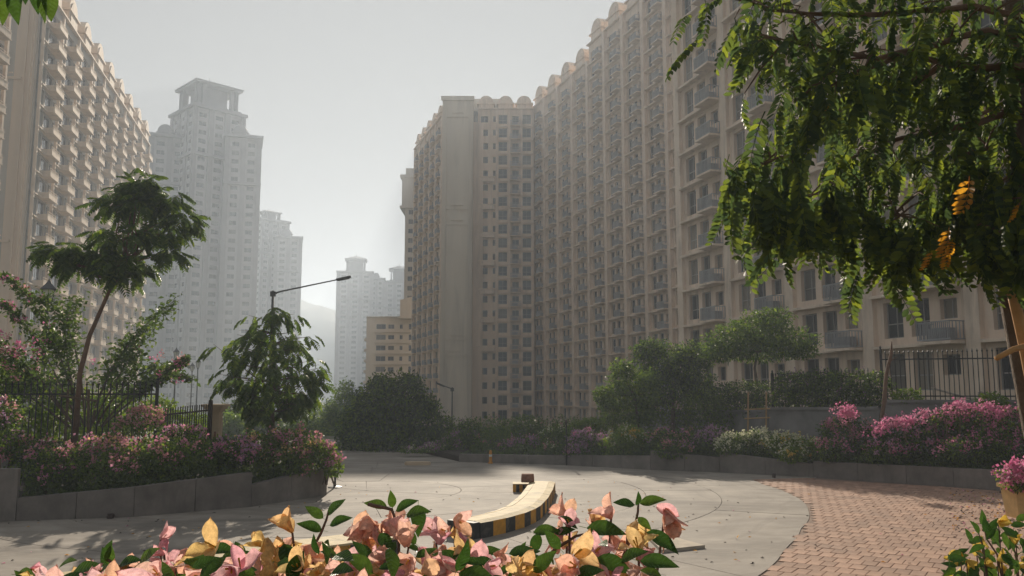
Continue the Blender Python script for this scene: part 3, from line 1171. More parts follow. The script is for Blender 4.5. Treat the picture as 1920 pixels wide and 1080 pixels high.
# --- long block on the left
def left_block():
    root = thing('apartment_block', 'long sunlit tan block with rows of cream balconies along the left', 'building', (-72, 150, -4))
    B = Building(root, M['facade_grey'], M['facade_lefttrim'], M['glass_far'])
    P0, P1 = Vector((-63.3, 110, 0)), Vector((-80.6, 184, 0))
    d = (P1 - P0).normalized()
    ops = [(0.05, 0.30, 0.3, 2.7, 'tall'), (0.36, 0.76, 0.1, 2.75, 'tall'), (0.80, 0.96, 0.4, 2.7, 'tall')]
    nb = 9
    B.facade(P0, P1, 1, -4.2, 20, 3.0, nb, ops, [(0.34, 0.79, 0.06, 1.35, 1.1)], pil=0.45, pil_d=0.35, ledge=(0.03, 0.33, 0.45), pipe=False, solid=True)
    n = Vector((d.y, -d.x, 0))
    bk = -n
    B.body([P0 + bk * .34, P1 + bk * .34, P1 + bk * 16, P0 + bk * 16], -6, 56.6)
    am = arch_mesh(4.6, 2.0, 3.4, M['facade_lefttrim'])
    bw = (P1 - P0).length / nb
    for b in range(nb):
        c = P0 + d * (bw * (b + .5)) + bk * 1.4
        link('roof_arch', am, root, frame_mat(Vector((c.x, c.y, 57.0)), d, bk, Vector((0, 0, 1))))
    # blank end wall towards the road with sunken mouldings
    w = MB()
    w.box(-78, -63.9, 109.3, 111.2, -6, 62)
    for z in (6, 22, 44, 55):
        w.box(-75, -65.2, 109.12, 109.298, z, z + .35)
        w.box(-74, -66.4, 109.15, 109.299, z + .8, z + 1.0)
        w.box(-73, -66.8, 109.17, 109.297, z - 1.1, z - .9)
    for x in (-65.0, -64.3):
        w.box(x, x + .25, 109.1, 109.296, -5, 61.5)
    w.build('end_wall', M['facade_left'], root)
    B.finish(240, 220)
    root2 = thing('apartment_block', 'end bay of a tan block with stacked balconies cut off by the left frame edge', 'building', (-60, 90, -4))
    B2 = Building(root2, M['facade_grey'], M['facade_lefttrim'], M['glass_far'])
    B2.facade((-58.6, 82), (-60.4, 97.5), 1, -4.2, 20, 3.0, 2, ops, [(0.34, 0.79, 0.06, 1.35, 1.1)], pil=0.45, pil_d=0.35, ledge=(0.03, 0.33, 0.45), solid=True)
    B2.body([(-59.0, 82), (-60.8, 97.5), (-76, 97.5), (-76, 82)], -6, 56.5)
    B2.finish(90, 40)


left_block()


# ------------------------------------------------------------------ leaves, fronds and plants
def leaf_arrays(P, D, N, ln, wd, fold=0.25):
    """Diamond leaves folded along the midrib: P base, D direction, N face normal, all (n, 3)."""
    D = D / np.linalg.norm(D, axis=1, keepdims=True)
    Sx = np.cross(D, N)
    Sx /= np.linalg.norm(Sx, axis=1, keepdims=True) + 1e-9
    Nn = np.cross(Sx, D)
    ln, wd = ln[:, None], wd[:, None]
    mid = P + D * ln * .45
    a = P
    b = mid + Sx * wd * .5 + Nn * wd * fold
    c = P + D * ln - Nn * ln * .08
    e = mid - Sx * wd * .5 + Nn * wd * fold
    V = np.stack([a, b, c, e], axis=1).reshape(-1, 3)
    n = len(P)
    i = np.arange(n) * 4
    F = np.concatenate([np.stack([i, i + 1, i + 2], 1), np.stack([i, i + 2, i + 3], 1)], 1).reshape(-1, 3)
    return V, F


def np_mesh(name, V, F, mats, mi=None):
    me = bpy.data.meshes.new(name)
    me.vertices.add(len(V))
    me.vertices.foreach_set('co', np.ascontiguousarray(V, dtype=np.float32).ravel())
    me.loops.add(len(F) * 3)
    me.loops.foreach_set('vertex_index', np.ascontiguousarray(F, dtype=np.int32).ravel())
    me.polygons.add(len(F))
    me.polygons.foreach_set('loop_start', np.arange(len(F), dtype=np.int32) * 3)
    me.update(calc_edges=True)
    for m in mats:
        me.materials.append(m)
    if mi is not None:
        me.polygons.foreach_set('material_index', np.ascontiguousarray(mi, dtype=np.int32))
    me.validate()
    return me


def rand_dirs(n):
    v = rng.normal(size=(n, 3))
    return v / np.linalg.norm(v, axis=1, keepdims=True)


def cloud(clumps, n, inner=0.35):
    """Points in a union of ellipsoids (cx, cy, cz, rx, ry, rz), thicker towards the skin, with their outward direction."""
    vol = np.array([c[3] * c[4] * c[5] for c in clumps]) ** 0.67
    pick = rng.choice(len(clumps), n, p=vol / vol.sum())
    c = np.array(clumps)[pick]
    d = rand_dirs(n)
    # lumps: the skin swells and dips with direction so that the outline is uneven
    ph = pick * 1.7
    lump = 1 + .18 * np.sin(d[:, 0] * 6 + ph) * np.sin(d[:, 2] * 7 + ph * 2) + .14 * np.sin(d[:, 0] * 13 + d[:, 1] * 9 + ph)
    r = (inner + (1 - inner) * rng.random(n) ** 0.45) * lump
    return c[:, :3] + d * c[:, 3:] * r[:, None], d


def foliage_mesh(name, clumps, n, ln, wd, mat, droop=0.3, inner=0.35, zmin=None):
    P, d = cloud(clumps, n, inner)
    if zmin is not None:
        P[:, 2] = np.maximum(P[:, 2], zmin + rng.random(n) * .1)
    D = d * .7 + rand_dirs(n) * .8
    D[:, 2] -= droop
    N = rand_dirs(n) * .8 + d * .4 + np.array([0, 0, .5])
    L = ln * (0.65 + 0.7 * rng.random(n))
    V, F = leaf_arrays(P, D, N, L, wd * (0.7 + 0.6 * rng.random(n)))
    mats = mat if isinstance(mat, list) else [mat]
    return np_mesh(name, V, F, mats, np.repeat(rng.choice(2, n, p=[.68, .32]), 2) if len(mats) == 2 else None)


def blossom_mesh(name, centres, outs, k, rad, size, mats, weights=None):
    """Flower heads: round every centre k papery bracts fan outwards."""
    n = len(centres)
    C = np.repeat(centres, k, 0)
    O = np.repeat(outs, k, 0)
    m = n * k
    P = C + rng.normal(size=(m, 3)) * rad * .55
    D = O * .5 + rand_dirs(m)
    N = rand_dirs(m)
    L = size * (.7 + .6 * rng.random(m))
    V, F = leaf_arrays(P, D, N, L, L * .8, .3)
    mi = np.repeat(rng.choice(len(mats), n, p=weights), k)
    return np_mesh(name, V, F, mats, np.repeat(mi, 2))


def bush(label, clumps, nleaf, nflow, leaf='leaf', flowers=(('pink', 1.0),), leaf_len=0.085, bsize=0.075, brad=0.11, k=14, top=0.1, cat='bush',
         name='bougainvillea_bush', group=None, stems=6, droop=0.3, zbase=None, front=0.0):
    """A flowering bush: stems, leaves and flower heads gathered on its sunny skin."""
    cx = np.mean([c[0] for c in clumps])
    cyy = np.mean([c[1] for c in clumps])
    zb = min(c[2] - c[5] for c in clumps) if zbase is None else zbase
    root = thing(name, label, cat, (cx, cyy, zb), group)
    for i in range(stems):
        st = MB()
        c = clumps[i % len(clumps)]
        b = Vector((c[0] * .6 + cx * .4 + random.uniform(-.15, .15), c[1] * .6 + cyy * .4 + random.uniform(-.1, .1), zb))
        e = Vector((c[0] + random.uniform(-.7, .7) * c[3], c[1] + random.uniform(-.5, .5) * c[4], c[2] + random.uniform(.2, .9) * c[5]))
        mid = b.lerp(e, .5) + Vector((random.uniform(-.1, .1), random.uniform(-.1, .1), .1))
        st.tube([b, mid, e], [.025, .016, .006], 5)
        st.build('stem', M['bark'], root)
    link('foliage', foliage_mesh('foliage', clumps, nleaf, leaf_len, leaf_len * .6, [M[leaf], M['leaf_bright']], droop, zmin=zb), root)
    if nflow:
        P, d = cloud(clumps, nflow * 4, .92)
        tone = np.sin(P[:, 0] * 5.1 + P[:, 2] * 3) + np.sin(P[:, 0] * 2.3 - P[:, 2] * 7.7 + 1)
        keep = np.where((d[:, 2] > -0.2 + .7 * rng.random(len(d)) - .25 * tone) & (P[:, 2] > zb + .05))[0]
        if front:
            keep = np.array([i for i in keep if d[i, 1] < front or rng.random() < .3])
        keep = keep[:nflow]
        mats = [M[f] for f, _ in flowers]
        wts = np.array([w for _, w in flowers])
        link('blossom', blossom_mesh('blossom', P[keep], d[keep], k, brad, bsize, mats, wts / wts.sum()), root)
    return root


FROND = {}


def frond_mesh(key, pairs, lw, ll, mat, droop, seed, term=True):
    """A feathery leaf of unit length along +x: a drooping midrib with leaflets in pairs."""
    if (key, seed) in FROND:
        return FROND[(key, seed)]
    r = random.Random(seed)
    V, F = [], []
    def rib(t):
        return Vector((t * (1 - .12 * droop * t), 0, -droop * t * t * .55 + .03 * math.sin(t * 5 + seed)))
    # midrib: thin three-sided strip
    ns = 5
    for i in range(ns + 1):
        p = rib(i / ns)
        w = .010 * (1 - .7 * i / ns)
        V += [p + Vector((0, w, 0)), p + Vector((0, -w, 0)), p + Vector((0, 0, w))]
    for i in range(ns):
        a = i * 3
        for j in range(3):
            j2 = (j + 1) % 3
            F += [(a + j, a + j2, a + 3 + j2), (a + j, a + 3 + j2, a + 3 + j)]
    for i in range(pairs):
        t = .14 + .84 * i / (pairs - 1)
        p = rib(t)
        tang = (rib(min(1, t + .03)) - rib(t - .03)).normalized()
        size = ll * (0.65 + .7 * math.sin(math.pi * min(1, t * .85 + .08))) * r.uniform(.85, 1.1)
        for s in (-1, 1):
            dirn = (Vector((0, s, 0)) * .9 + tang * .42 + Vector((0, 0, -.25 - .3 * r.random()))).normalized()
            side = dirn.cross(Vector((0, 0, 1)) + Vector((r.uniform(-.3, .3), r.uniform(-.3, .3), 0))).normalized()
            up = side.cross(dirn)
            w = size * lw
            k = len(V)
            V += [p, p + dirn * size * .3 + side * w * .45 + up * w * .1, p + dirn * size * .72 + side * w * .45 + up * w * .1 - Vector((0, 0, size * .04)),
                  p + dirn * size - Vector((0, 0, size * .12)), p + dirn * size * .72 - side * w * .45 + up * w * .1 - Vector((0, 0, size * .04)), p + dirn * size * .3 - side * w * .45 + up * w * .1]
            F += [(k, k + 1, k + 2), (k, k + 2, k + 3), (k, k + 3, k + 4), (k, k + 4, k + 5)]
    me = np_mesh('leaf', np.array([tuple(v) for v in V]), np.array(F), [mat])
    FROND[(key, seed)] = me
    return me


def frond_matrix(p, d, size, roll=None):
    d = Vector(d).normalized()
    up = Vector((0, 0, 1)) + Vector((random.gauss(0, .25), random.gauss(0, .25), 0))
    y = up.cross(d)
    if y.length < .05:
        y = d.orthogonal()
    y.normalize()
    z = d.cross(y)
    m = Matrix((d * size, y * size, z * size)).transposed().to_4x4()
    m.translation = Vector(p)
    return m


def add_fronds(root, spots, meshes, limit, crown_name='crown', mat=None):
    """spots: (point, direction, size). The largest in view become leaves of their own; the rest are joined into the crown."""
    eye = Vector((0, 0, EYE))
    def key(s):
        p = Vector(s[0]) - eye
        seen = p.y > 0 and abs(p.x / p.y) < .62 and -.25 < p.z / p.y < .50
        return (0 if seen else 1, random.random())
    spots = sorted(spots, key=key)
    VV, FF, off = [], [], 0
    cache = {}
    for i, (p, d, sz) in enumerate(spots):
        me = random.choice(meshes)
        m = frond_matrix(p, d, sz)
        if i < limit:
            link('leaf', me, root, m)
            continue
        if me.name not in cache:
            a = np.empty(len(me.vertices) * 3, np.float32)
            me.vertices.foreach_get('co', a)
            f = np.empty(len(me.loops), np.int32)
            me.loops.foreach_get('vertex_index', f)
            cache[me.name] = (a.reshape(-1, 3), f.reshape(-1, 3))
        a, f = cache[me.name]
        mm = np.array(m)
        VV.append(a @ mm[:3, :3].T + mm[:3, 3])
        FF.append(f + off)
        off += len(a)
    if VV:
        link(crown_name, np_mesh(crown_name, np.concatenate(VV), np.concatenate(FF), [mat or meshes[0].materials[0]]), root, kind='stuff')


def wob(a, b, n, amt):
    a, b = Vector(a), Vector(b)
    L = (b - a).length
    return [a.lerp(b, i / n) + (Vector((random.gauss(0, 1), random.gauss(0, 1), random.gauss(0, .6))) * (amt * L) if 0 < i < n else Vector((0, 0, 0))) for i in range(n + 1)]


# ------------------------------------------------------------------ planters, walls, beds
def planter_wall(label, base, tops, th, panel=1.25, cap=False, mat='planter'):
    """Low wall along base points; tops gives (z at start, z at end) for every stretch; cut into cladding panels with open joints."""
    c = Vector((sum(p[0] for p in base) / len(base), sum(p[1] for p in base) / len(base), 0))
    root = thing('planter_wall', label, 'wall', c)
    for (a, b), (z0, z1) in zip(zip(base, base[1:]), tops):
        a, b = Vector((a[0], a[1], 0)), Vector((b[0], b[1], 0))
        L = (b - a).length
        u = (b - a).normalized()
        n = Vector((-u.y, u.x, 0)) * th
        k = max(1, round(L / panel))
        for i in range(k):
            s0, s1 = i / k * L + .007, (i + 1) / k * L - .007
            p, q = a + u * s0, a + u * s1
            za, zb = z0 + (z1 - z0) * i / k, z0 + (z1 - z0) * (i + 1) / k
            o = random.uniform(-.004, .004)
            nn_ = n.normalized() * o
            mb = MB()
            mb.prism([tuple((p + nn_)[:2]), tuple((q + nn_)[:2]), tuple((q + n)[:2]), tuple((p + n)[:2])], -.12, [za, zb, zb, za])
            link('panel', mb.mesh('panel', M[mat]), root)
    return root


def G(px, py, z=0):
    p = gp(px, py, z)
    return (p.x, p.y)


# left planter: a taller pier at the frame edge, then two sloping stretches
LP = [G(-160, 985), G(29, 977), G(250, 969), G(471, 950), G(612, 928)]
root = planter_wall('grey granite planter wall curving along the left road edge, stepped down in two sloping runs', LP,
                    [(1.10, 1.08), (0.47, 0.63), (0.63, 0.80), (0.49, 0.73)], 0.22)
p, q = Vector((*LP[-1], 0)), Vector((LP[-1][0] - 1.2, LP[-1][1] + 5.5, 0))
mb = MB()
mb.prism([(p.x - .0, p.y + .02), (p.x - .22, p.y + .02), (q.x - .22, q.y), (q.x, q.y)], -.12, .72)
mb.build('panel', M['planter'], root)
bed = MB()
bed.prism([(LP[0][0], LP[0][1] + .2), (LP[1][0], LP[1][1] + .2), (LP[2][0], LP[2][1] + .2), (LP[3][0], LP[3][1] + .2), (LP[4][0] - .2, LP[4][1] + .2),
           (q.x - .2, q.y), (-20, 29), (-22, 20)], -.1, [.36, .36, .45, .45, .5, .6, .6, .5])
bed.build('flower_bed', M['soil'], kind='structure')

# right planter along the far side of the paving
RP = [G(620, 866), G(700, 865), G(860, 866), G(1060, 872), G(1220, 881), G(1350, 886), G(1525, 895), G(1700, 907), G(1885, 921), G(2060, 940)][2:]
planter_wall('long dark granite planter wall bordering the far edge of the brick paving', RP,
             [(.30, .34), (.36, .48), (.66, .50), (.66, .42), (.50, .52), (.52, .56), (.56, .58)], 0.22)
bed = MB()
bp = [(x, y + .2) for x, y in RP]
bed.prism(bp + [(22, 30), (11, 38), (2, 44), (-4.5, 40)], -.1, [.2, .3, .38, .42, .42, .40, .44, .44] + [.9, .9, .6, .3])
bed.build('flower_bed', M['soil'], kind='structure')

# raised terrace behind the fence on the right and its retaining wall
TW = [(24.5, 26.0), (12.9, 29.9), (10.4, 34.2), (8.2, 44), (9.5, 66)]
ter = MB()
ter.prism(TW + [(60, 66), (60, 26.0)], -.5, [2.2, 2.2, 1.9, 1.6, 1.4, 1.4, 2.2])
ter.build('terrace', M['ground'], kind='structure')
rw = MB()
for (a, b), (z0, z1) in zip(zip(TW, TW[1:]), ((2.34, 2.34), (2.1, 2.0), (1.9, 1.7), (1.7, 1.5))):
    a, b = Vector((*a, 0)), Vector((*b, 0))
    n = Vector(((b - a).y, -(b - a).x, 0)).normalized() * -.3
    rw.prism([tuple((a + n)[:2]), tuple((b + n)[:2]), tuple(b[:2]), tuple(a[:2])], -.3, [z0, z1, z1, z0])
    rw.prism([tuple((a + n * 1.25)[:2]), tuple((b + n * 1.25)[:2]), tuple((b - n * .3)[:2]), tuple((a - n * .3)[:2])], [z0, z1, z1, z0], [z0 + .1, z1 + .1, z1 + .1, z0 + .1])
o = rw.build('retaining_wall', M['wallstone'])
o['label'], o['category'] = 'grey plastered retaining wall under the right iron fence, behind pink blossom', 'wall'

# low wall behind the left bed that carries the fence
LWp = [at(-140, 800, 21.6), at(95, 800, 22.4), at(290, 830, 24.0), at(392, 830, 26.0)]
lw = MB()
for a, b, z0, z1 in ((LWp[0], LWp[1], 1.45, 1.45), (LWp[1], LWp[2], 1.25, 1.25), (LWp[2], LWp[3], 1.15, 1.15)):
    n = Vector((-(b - a).y, (b - a).x, 0)).normalized() * .25
    lw.prism([(a.x, a.y), (b.x, b.y), (b.x + n.x, b.y + n.y), (a.x + n.x, a.y + n.y)], .2, z1)
o = lw.build('low_wall', M['wallstone'])
o['label'], o['category'] = 'low grey wall carrying the iron fence behind the left flower bed', 'wall'
bank = MB()
bank.prism([(LWp[0].x, LWp[0].y + .2), (LWp[1].x, LWp[1].y + .2), (LWp[2].x, LWp[2].y + .2), (LWp[3].x, LWp[3].y + .2), (-11, 45), (-40, 60), (-50, 26)], -2, [1.1, 1.1, 1.0, .9, .2, -.5, .6])
bank.build('lawn', M['ground'], kind='structure')


# ------------------------------------------------------------------ fences
def fence(name, label, a, b, z0a, z0b, h, gap, mat, posts=(0, 1), spear=True, bar=.017):
    a, b = Vector((a[0], a[1], 0)), Vector((b[0], b[1], 0))
    L = (b - a).length
    u = (b - a).normalized()
    root = thing(name, label, 'fence', (a + b) / 2 + Vector((0, 0, (z0a + z0b) / 2)))
    n = int(L / gap)
    mb = MB()
    mb.tube([(0, 0, 0), (0, 0, h)], bar, 5)
    if spear:
        mb.lathe((0, 0, h), [(bar, 0), (bar * 2.2, .03), (bar * 1.2, .06), (.002, .13)], 5)
    me = mb.mesh('bar', mat)
    for i in range(1, n):
        t = i / n
        link('bar', me, root, Matrix.Translation(a + u * (t * L) + Vector((0, 0, z0a + (z0b - z0a) * t))))
    nn_ = Vector((-u.y, u.x, 0))
    for hz in (.12, h * .86):
        r = MB()
        c = (a + b) / 2 + Vector((0, 0, (z0a + z0b) / 2 + hz))
        r.obox(c, (b - a) / 2 + Vector((0, 0, (z0b - z0a) / 2)), nn_ * .012, Vector((0, 0, .022)))
        r.build('rail', mat, root)
    for t in posts:
        p = a + u * (t * L)
        z = z0a + (z0b - z0a) * t
        m = MB()
        m.obox(p + Vector((0, 0, z + h * .53)), u * .045, nn_ * .045, Vector((0, 0, h * .53)))
        m.lathe((p.x, p.y, z + h * 1.06), [(.06, 0), (.06, .03), (.03, .05), (.045, .09), (.004, .16)], 8)
        m.build('post', mat, root)
    return root


fence('iron_fence', 'black iron fence of tall spear bars behind the left blossom', LWp[1] + Vector((-3.6, -.6, 0)), LWp[2], 1.45 - .2, 1.25, 1.62, .145, M['iron'], (.33, 1))
fence('gate_panel', 'lower brown iron fence panel between left fence post and cream pillar', LWp[2] + Vector((.15, .1, 0)), LWp[3], .9, 1.0, 1.35, .10, M['rust'], (1,), False)
a_ = at(1655, 755, 29.6)
fence('iron_fence', 'dark iron fence with spear tops on the right terrace wall', (24.3, 26.22), (12.95, 30.05), 2.44, 2.44, 1.62, .15, M['iron'], (0, .5, 1))
fence('iron_fence', 'lower iron fence running behind the clipped hedge on the terrace', (12.8, 30.5), (10.5, 34.6), 2.2, 2.1, 1.25, .16, M['iron'], (1,))

# cream gate pillar at the end of the left fence
pc = at(403, 800, 26.6)
root = thing('gate_pillar', 'cream gate pillar with a flared cap at the end of the brown fence', 'pillar', (pc.x, pc.y, 0))
mb = MB()
mb.box(pc.x - .17, pc.x + .17, pc.y - .17, pc.y + .17, 0, 2.1)
for zz in (.5, 1.0, 1.5):
    mb.box(pc.x - .178, pc.x + .178, pc.y - .178, pc.y + .178, zz, zz + .40)
mb.build('shaft', M['cream'], root)
mb = MB()
for k, (r_, z0, z1) in enumerate(((.21, 2.1, 2.17), (.27, 2.17, 2.25), (.34, 2.25, 2.33))):
    mb.box(pc.x - r_, pc.x + r_, pc.y - r_, pc.y + r_, z0, z1)
mb.build('cap', M['cream'], root)
mb = MB()
mb.box(pc.x + .05, pc.x + .1, pc.y - .215, pc.y - .18, 1.28, 1.5)
mb.build('plate', M['redblock'], root)


# ------------------------------------------------------------------ the painted median kerb
def median():
    Zk = .31
    # centre line (near end to far end) and half width, read off the road
    line = [(-0.86, 16.5), (-0.50, 16.95), (-0.08, 17.7), (0.24, 18.65), (0.48, 20.1), (0.66, 21.7), (0.82, 23.6)]
    root = thing('median_kerb', 'long yellow and black painted median kerb bending down the middle of the road', 'kerb', (0.4, 19, 0))
    # resample
    P = [Vector((x, y, 0)) for x, y in line]
    acc = [0]
    for a, b in zip(P, P[1:]):
        acc.append(acc[-1] + (b - a).length)
    def pos(s):
        for i in range(len(P) - 1):
            if s <= acc[i + 1] + 1e-6:
                return P[i].lerp(P[i + 1], (s - acc[i]) / (acc[i + 1] - acc[i]))
        return P[-1]
    def nrm(s):
        d = (pos(min(acc[-1], s + .2)) - pos(max(0, s - .2))).normalized()
        return Vector((d.y, -d.x, 0))
    HW = .35
    blk = .36
    n = int(acc[-1] / blk)
    blk = acc[-1] / n
    for i in range(n):
        s0, s1 = i * blk + .004, (i + 1) * blk - .004
        for side in (1, -1):
            mb = MB()
            a, b = pos(s0), pos(s1)
            na, nb = nrm(s0) * side, nrm(s1) * side
            o = random.uniform(-.006, .006)
            q = [a + na * (HW - .16), b + nb * (HW - .16), b + nb * (HW + o), a + na * (HW + o)]
            if side < 0:
                q = q[::-1]
            # sides painted, worn cream top, chamfered outer edge
            zt = Zk + random.uniform(-.004, .004)
            lo = [Vector((p.x, p.y, -.02)) for p in q]
            hi = [Vector((p.x, p.y, zt)) for p in q]
            oi = (2, 3) if side > 0 else (0, 1)
            for k in oi:
                hi[k].z -= .03
            mb.v = [tuple(v) for v in lo + hi]
            for k in range(4):
                k2 = (k + 1) % 4
                mb.f.append((k, k2, 4 + k2, 4 + k))
                mb.m.append(0)
            mb.f.append((4, 5, 6, 7))
            mb.m.append(1)
            link('kerb_block', mb.mesh('kerb_block', [M['kerb_y'] if i % 2 else M['kerb_k'], M['kerb_t']]), root)
        mb = MB()
        a, b = pos(s0), pos(s1)
        na, nb = nrm(s0), nrm(s1)
        w = HW - .165
        mb.prism([tuple((a - na * w)[:2]), tuple((a + na * w)[:2]), tuple((b + nb * w)[:2]), tuple((b - nb * w)[:2])], -.02, Zk - .004)
        link('top_slab', mb.mesh('top_slab', M['kerb_t']), root)
    # closing block at the near end, and the short return at the far end
    e, ne = pos(0), nrm(0)
    d = Vector((-ne.y, ne.x, 0))
    mb = MB()
    c = e + d * -.09
    mb.obox(c + Vector((0, 0, Zk / 2 - .012)), ne * (HW - .02), d * .085, Vector((0, 0, Zk / 2)), 0)
    mb.build('kerb_block', M['kerb_k'], root)
    for i in range(6):
        x = .56 - (i + .5) * .09
        mb = MB()
        mb.box(x - .043, x + .043, 23.66, 24.2, -.02, .2)
        link('kerb_block', mb.mesh('kerb_block', [M['kerb_y'] if i % 2 else M['kerb_k']]), root)
        mb = MB()
        mb.box(x - .044, x + .044, 23.65, 24.21, .201, .225)
        link('top_slab', mb.mesh('top_slab', M['kerb_t']), root)
    # second run, nearer, half hidden by the flowers
    root2 = thing('median_kerb', 'near run of painted median kerb half hidden behind the front flowers', 'kerb', (-4, 14, 0))
    Q = [Vector((-2.1, 14.9, 0)), Vector((-2.6, 14.5, 0)), Vector((-3.3, 13.9, 0)), Vector((-4.2, 12.9, 0)), Vector((-5.2, 11.9, 0)), Vector((-6.4, 10.9, 0))]
    tot = sum((b - a).length for a, b in zip(Q, Q[1:]))
    k = 0
    for a, b in zip(Q, Q[1:]):
        m = max(1, round((b - a).length / .36))
        for i in range(m):
            p, q = a.lerp(b, i / m), a.lerp(b, (i + 1) / m)
            dd = (q - p).normalized()
            nn_ = Vector((dd.y, -dd.x, 0))
            mb = MB()
            mb.obox((p + q) / 2 + Vector((0, 0, Zk / 2 - .015)), (q - p) / 2 * .975, nn_ * .40, Vector((0, 0, Zk / 2 - .015)))
            link('kerb_block', mb.mesh('kerb_block', [M['kerb_y'] if k % 2 else M['kerb_k']]), root2)
            mb = MB()
            mb.obox((p + q) / 2 + Vector((0, 0, Zk - .012)), (q - p) / 2 * .98, nn_ * .41, Vector((0, 0, .0165)))
            link('top_slab', mb.mesh('top_slab', M['kerb_t']), root2)
            k += 1


median()


def rough_block(name, label, cat, c, sx, sy, sz, mat, rot=0.0, jitter=.03):
    mb = MB()
    u = Vector((math.cos(rot), math.sin(rot), 0))
    v = Vector((-math.sin(rot), math.cos(rot), 0))
    n = 3
    for k in range(n + 1):
        z = sz * k / n
        for i in range(8):
            a = 2 * math.pi * (i + .5) / 8
            r = 1 / max(abs(math.cos(a)), abs(math.sin(a)))
            s = (1 - .06 * (k == n)) * (1 + random.uniform(-jitter, jitter))
            p = Vector(c) + u * (math.cos(a) * r * sx * s) + v * (math.sin(a) * r * sy * s) + Vector((0, 0, z))
            mb.v.append(tuple(p))
    for k in range(n):
        for i in range(8):
            j = (i + 1) % 8
            mb.f.append((k * 8 + i, k * 8 + j, (k + 1) * 8 + j, (k + 1) * 8 + i))
    mb.f.append(tuple(range(7, -1, -1)))
    mb.f.append(tuple(n * 8 + i for i in range(8)))
    mb.m = [0] * len(mb.f)
    return mb.build(name, mat, label=label, category=cat)


rough_block('concrete_block', 'reddish broken block standing on the far end of the median kerb', 'block', (.42, 23.45, .292), .17, .13, .22, M['redblock'], .1)
c = gp(783, 872)
rough_block('kerb_stone', 'flat loose tan kerb stone lying on the road before the far shrubs', 'stone', (c.x, c.y, 0), .48, .17, .13, M['cream'], .05)
c = gp(207, 972)
rough_block('stone', 'small dark reddish stone on the road against the left planter', 'stone', (c.x, c.y, 0), .07, .06, .1, M['stone'], .4, .2)
c = gp(1449, 895)
rough_block('stone', 'tiny dark stone at the foot of the right planter', 'stone', (c.x, c.y - .12, 0), .05, .05, .13, M['stone'], .7, .2)

# pale cover slab lying on the road
mb = MB()
cs = [G(1215, 1012), G(1255, 1010), G(1322, 1028), G(1240, 1037)]
mb.prism(cs, .003, .055)
o = mb.build('cover_slab', M['concrete_old'])
o['label'], o['category'] = 'pale flat cover slab lying on the road behind the flowers', 'slab'


# ------------------------------------------------------------------ lamps, posts
def street_lamp(label, base, h, arm_end, r=.055):
    root = thing('street_lamp', label, 'street lamp', base)
    b = Vector(base)
    m = MB()
    m.tube([b, b + Vector((0, 0, h))], [r * 1.25, r * .8], 10)
    m.lathe(tuple(b), [(r * 2.2, 0), (r * 2.2, .04), (r * 1.4, .3)], 10)
    m.build('pole', M['steel'], root, smooth=True)
    t = b + Vector((0, 0, h - .12))
    e = Vector(arm_end)
    m = MB()
    m.tube([t, t.lerp(e, .12) + Vector((0, 0, .03)), e], [.04, .03, .022], 8)
    m.obox(t, (.09, 0, 0), (0, .05, 0), (0, 0, .09))
    m.build('arm', M['steel'], root)
    m = MB()
    d = (e - t).normalized()
    n = d.cross(Vector((0, 1, 0))).normalized()
    m.obox(e + d * .2, d * .26, Vector((0, .09, 0)), n * .035)
    m.obox(e + d * .2 - n * .045 * (1 if n.z > 0 else -1), d * .2, Vector((0, .07, 0)), n * .012)
    m.build('lamp_head', M['steel'], root)


b = at(512, 545, 30.5)
street_lamp('tall grey street lamp with a long rising arm, behind the cone shaped tree', (b.x, b.y, 0), b.z, at(634, 524, 30.5))
b = at(848, 726, 44.0)
street_lamp('thin faint street lamp in front of the blank end wall', (b.x, b.y, ground_z(b.x, 44)), b.z - ground_z(b.x, 44), at(833, 724, 44.0), .04)


def park_lamp(label, top, zg, group=None, sc=1.0):
    root = thing('park_lamp', label, 'lamp', (top.x, top.y, zg), group)
    h = top.z - zg
    m = MB()
    m.lathe((top.x, top.y, zg), [(.09 * sc, 0), (.09 * sc, .25), (.05 * sc, .4), (.035 * sc, h - .62 * sc), (.06 * sc, h - .60 * sc), (.03 * sc, h - .54 * sc)], 8)
    m.build('pole', M['steel'], root)
    m = MB()
    z = top.z - .54 * sc
    m.lathe((top.x, top.y, z), [(.08 * sc, 0), (.14 * sc, .30 * sc), (.13 * sc, .31 * sc)], 6)
    m.build('lantern_glass', M['lampgl'], root)
    m = MB()
    m.lathe((top.x, top.y, z + .31 * sc), [(.19 * sc, 0), (.17 * sc, .03 * sc), (.07 * sc, .13 * sc), (.05 * sc, .16 * sc), (.03 * sc, .19 * sc), (.005, .25 * sc)], 6)
    for k in range(6):
        a = math.pi / 3 * k
        m.tube([(top.x + .083 * sc * math.cos(a), top.y + .083 * sc * math.sin(a), z), (top.x + .143 * sc * math.cos(a), top.y + .143 * sc * math.sin(a), z + .31 * sc)], .009 * sc, 4)
    m.build('lantern_cap', M['steel'], root)


park_lamp('black lantern lamp above the arching shrub at left', at(92, 524, 27), .5, sc=1.45)
for (px, py, Y, sx) in ((331, 652, 60, 'nearest and tallest faint lantern lamp beyond the cream pillar'), (372, 672, 68, 'faint lantern lamp beyond the pillar, nearest the cone tree'), (361, 680, 76, 'smallest faint lantern lamp between its two neighbours')):
    t = at(px, py, Y)
    park_lamp(sx, t, ground_z(t.x, Y), 'lantern lamps beyond the left fence', 1.35)

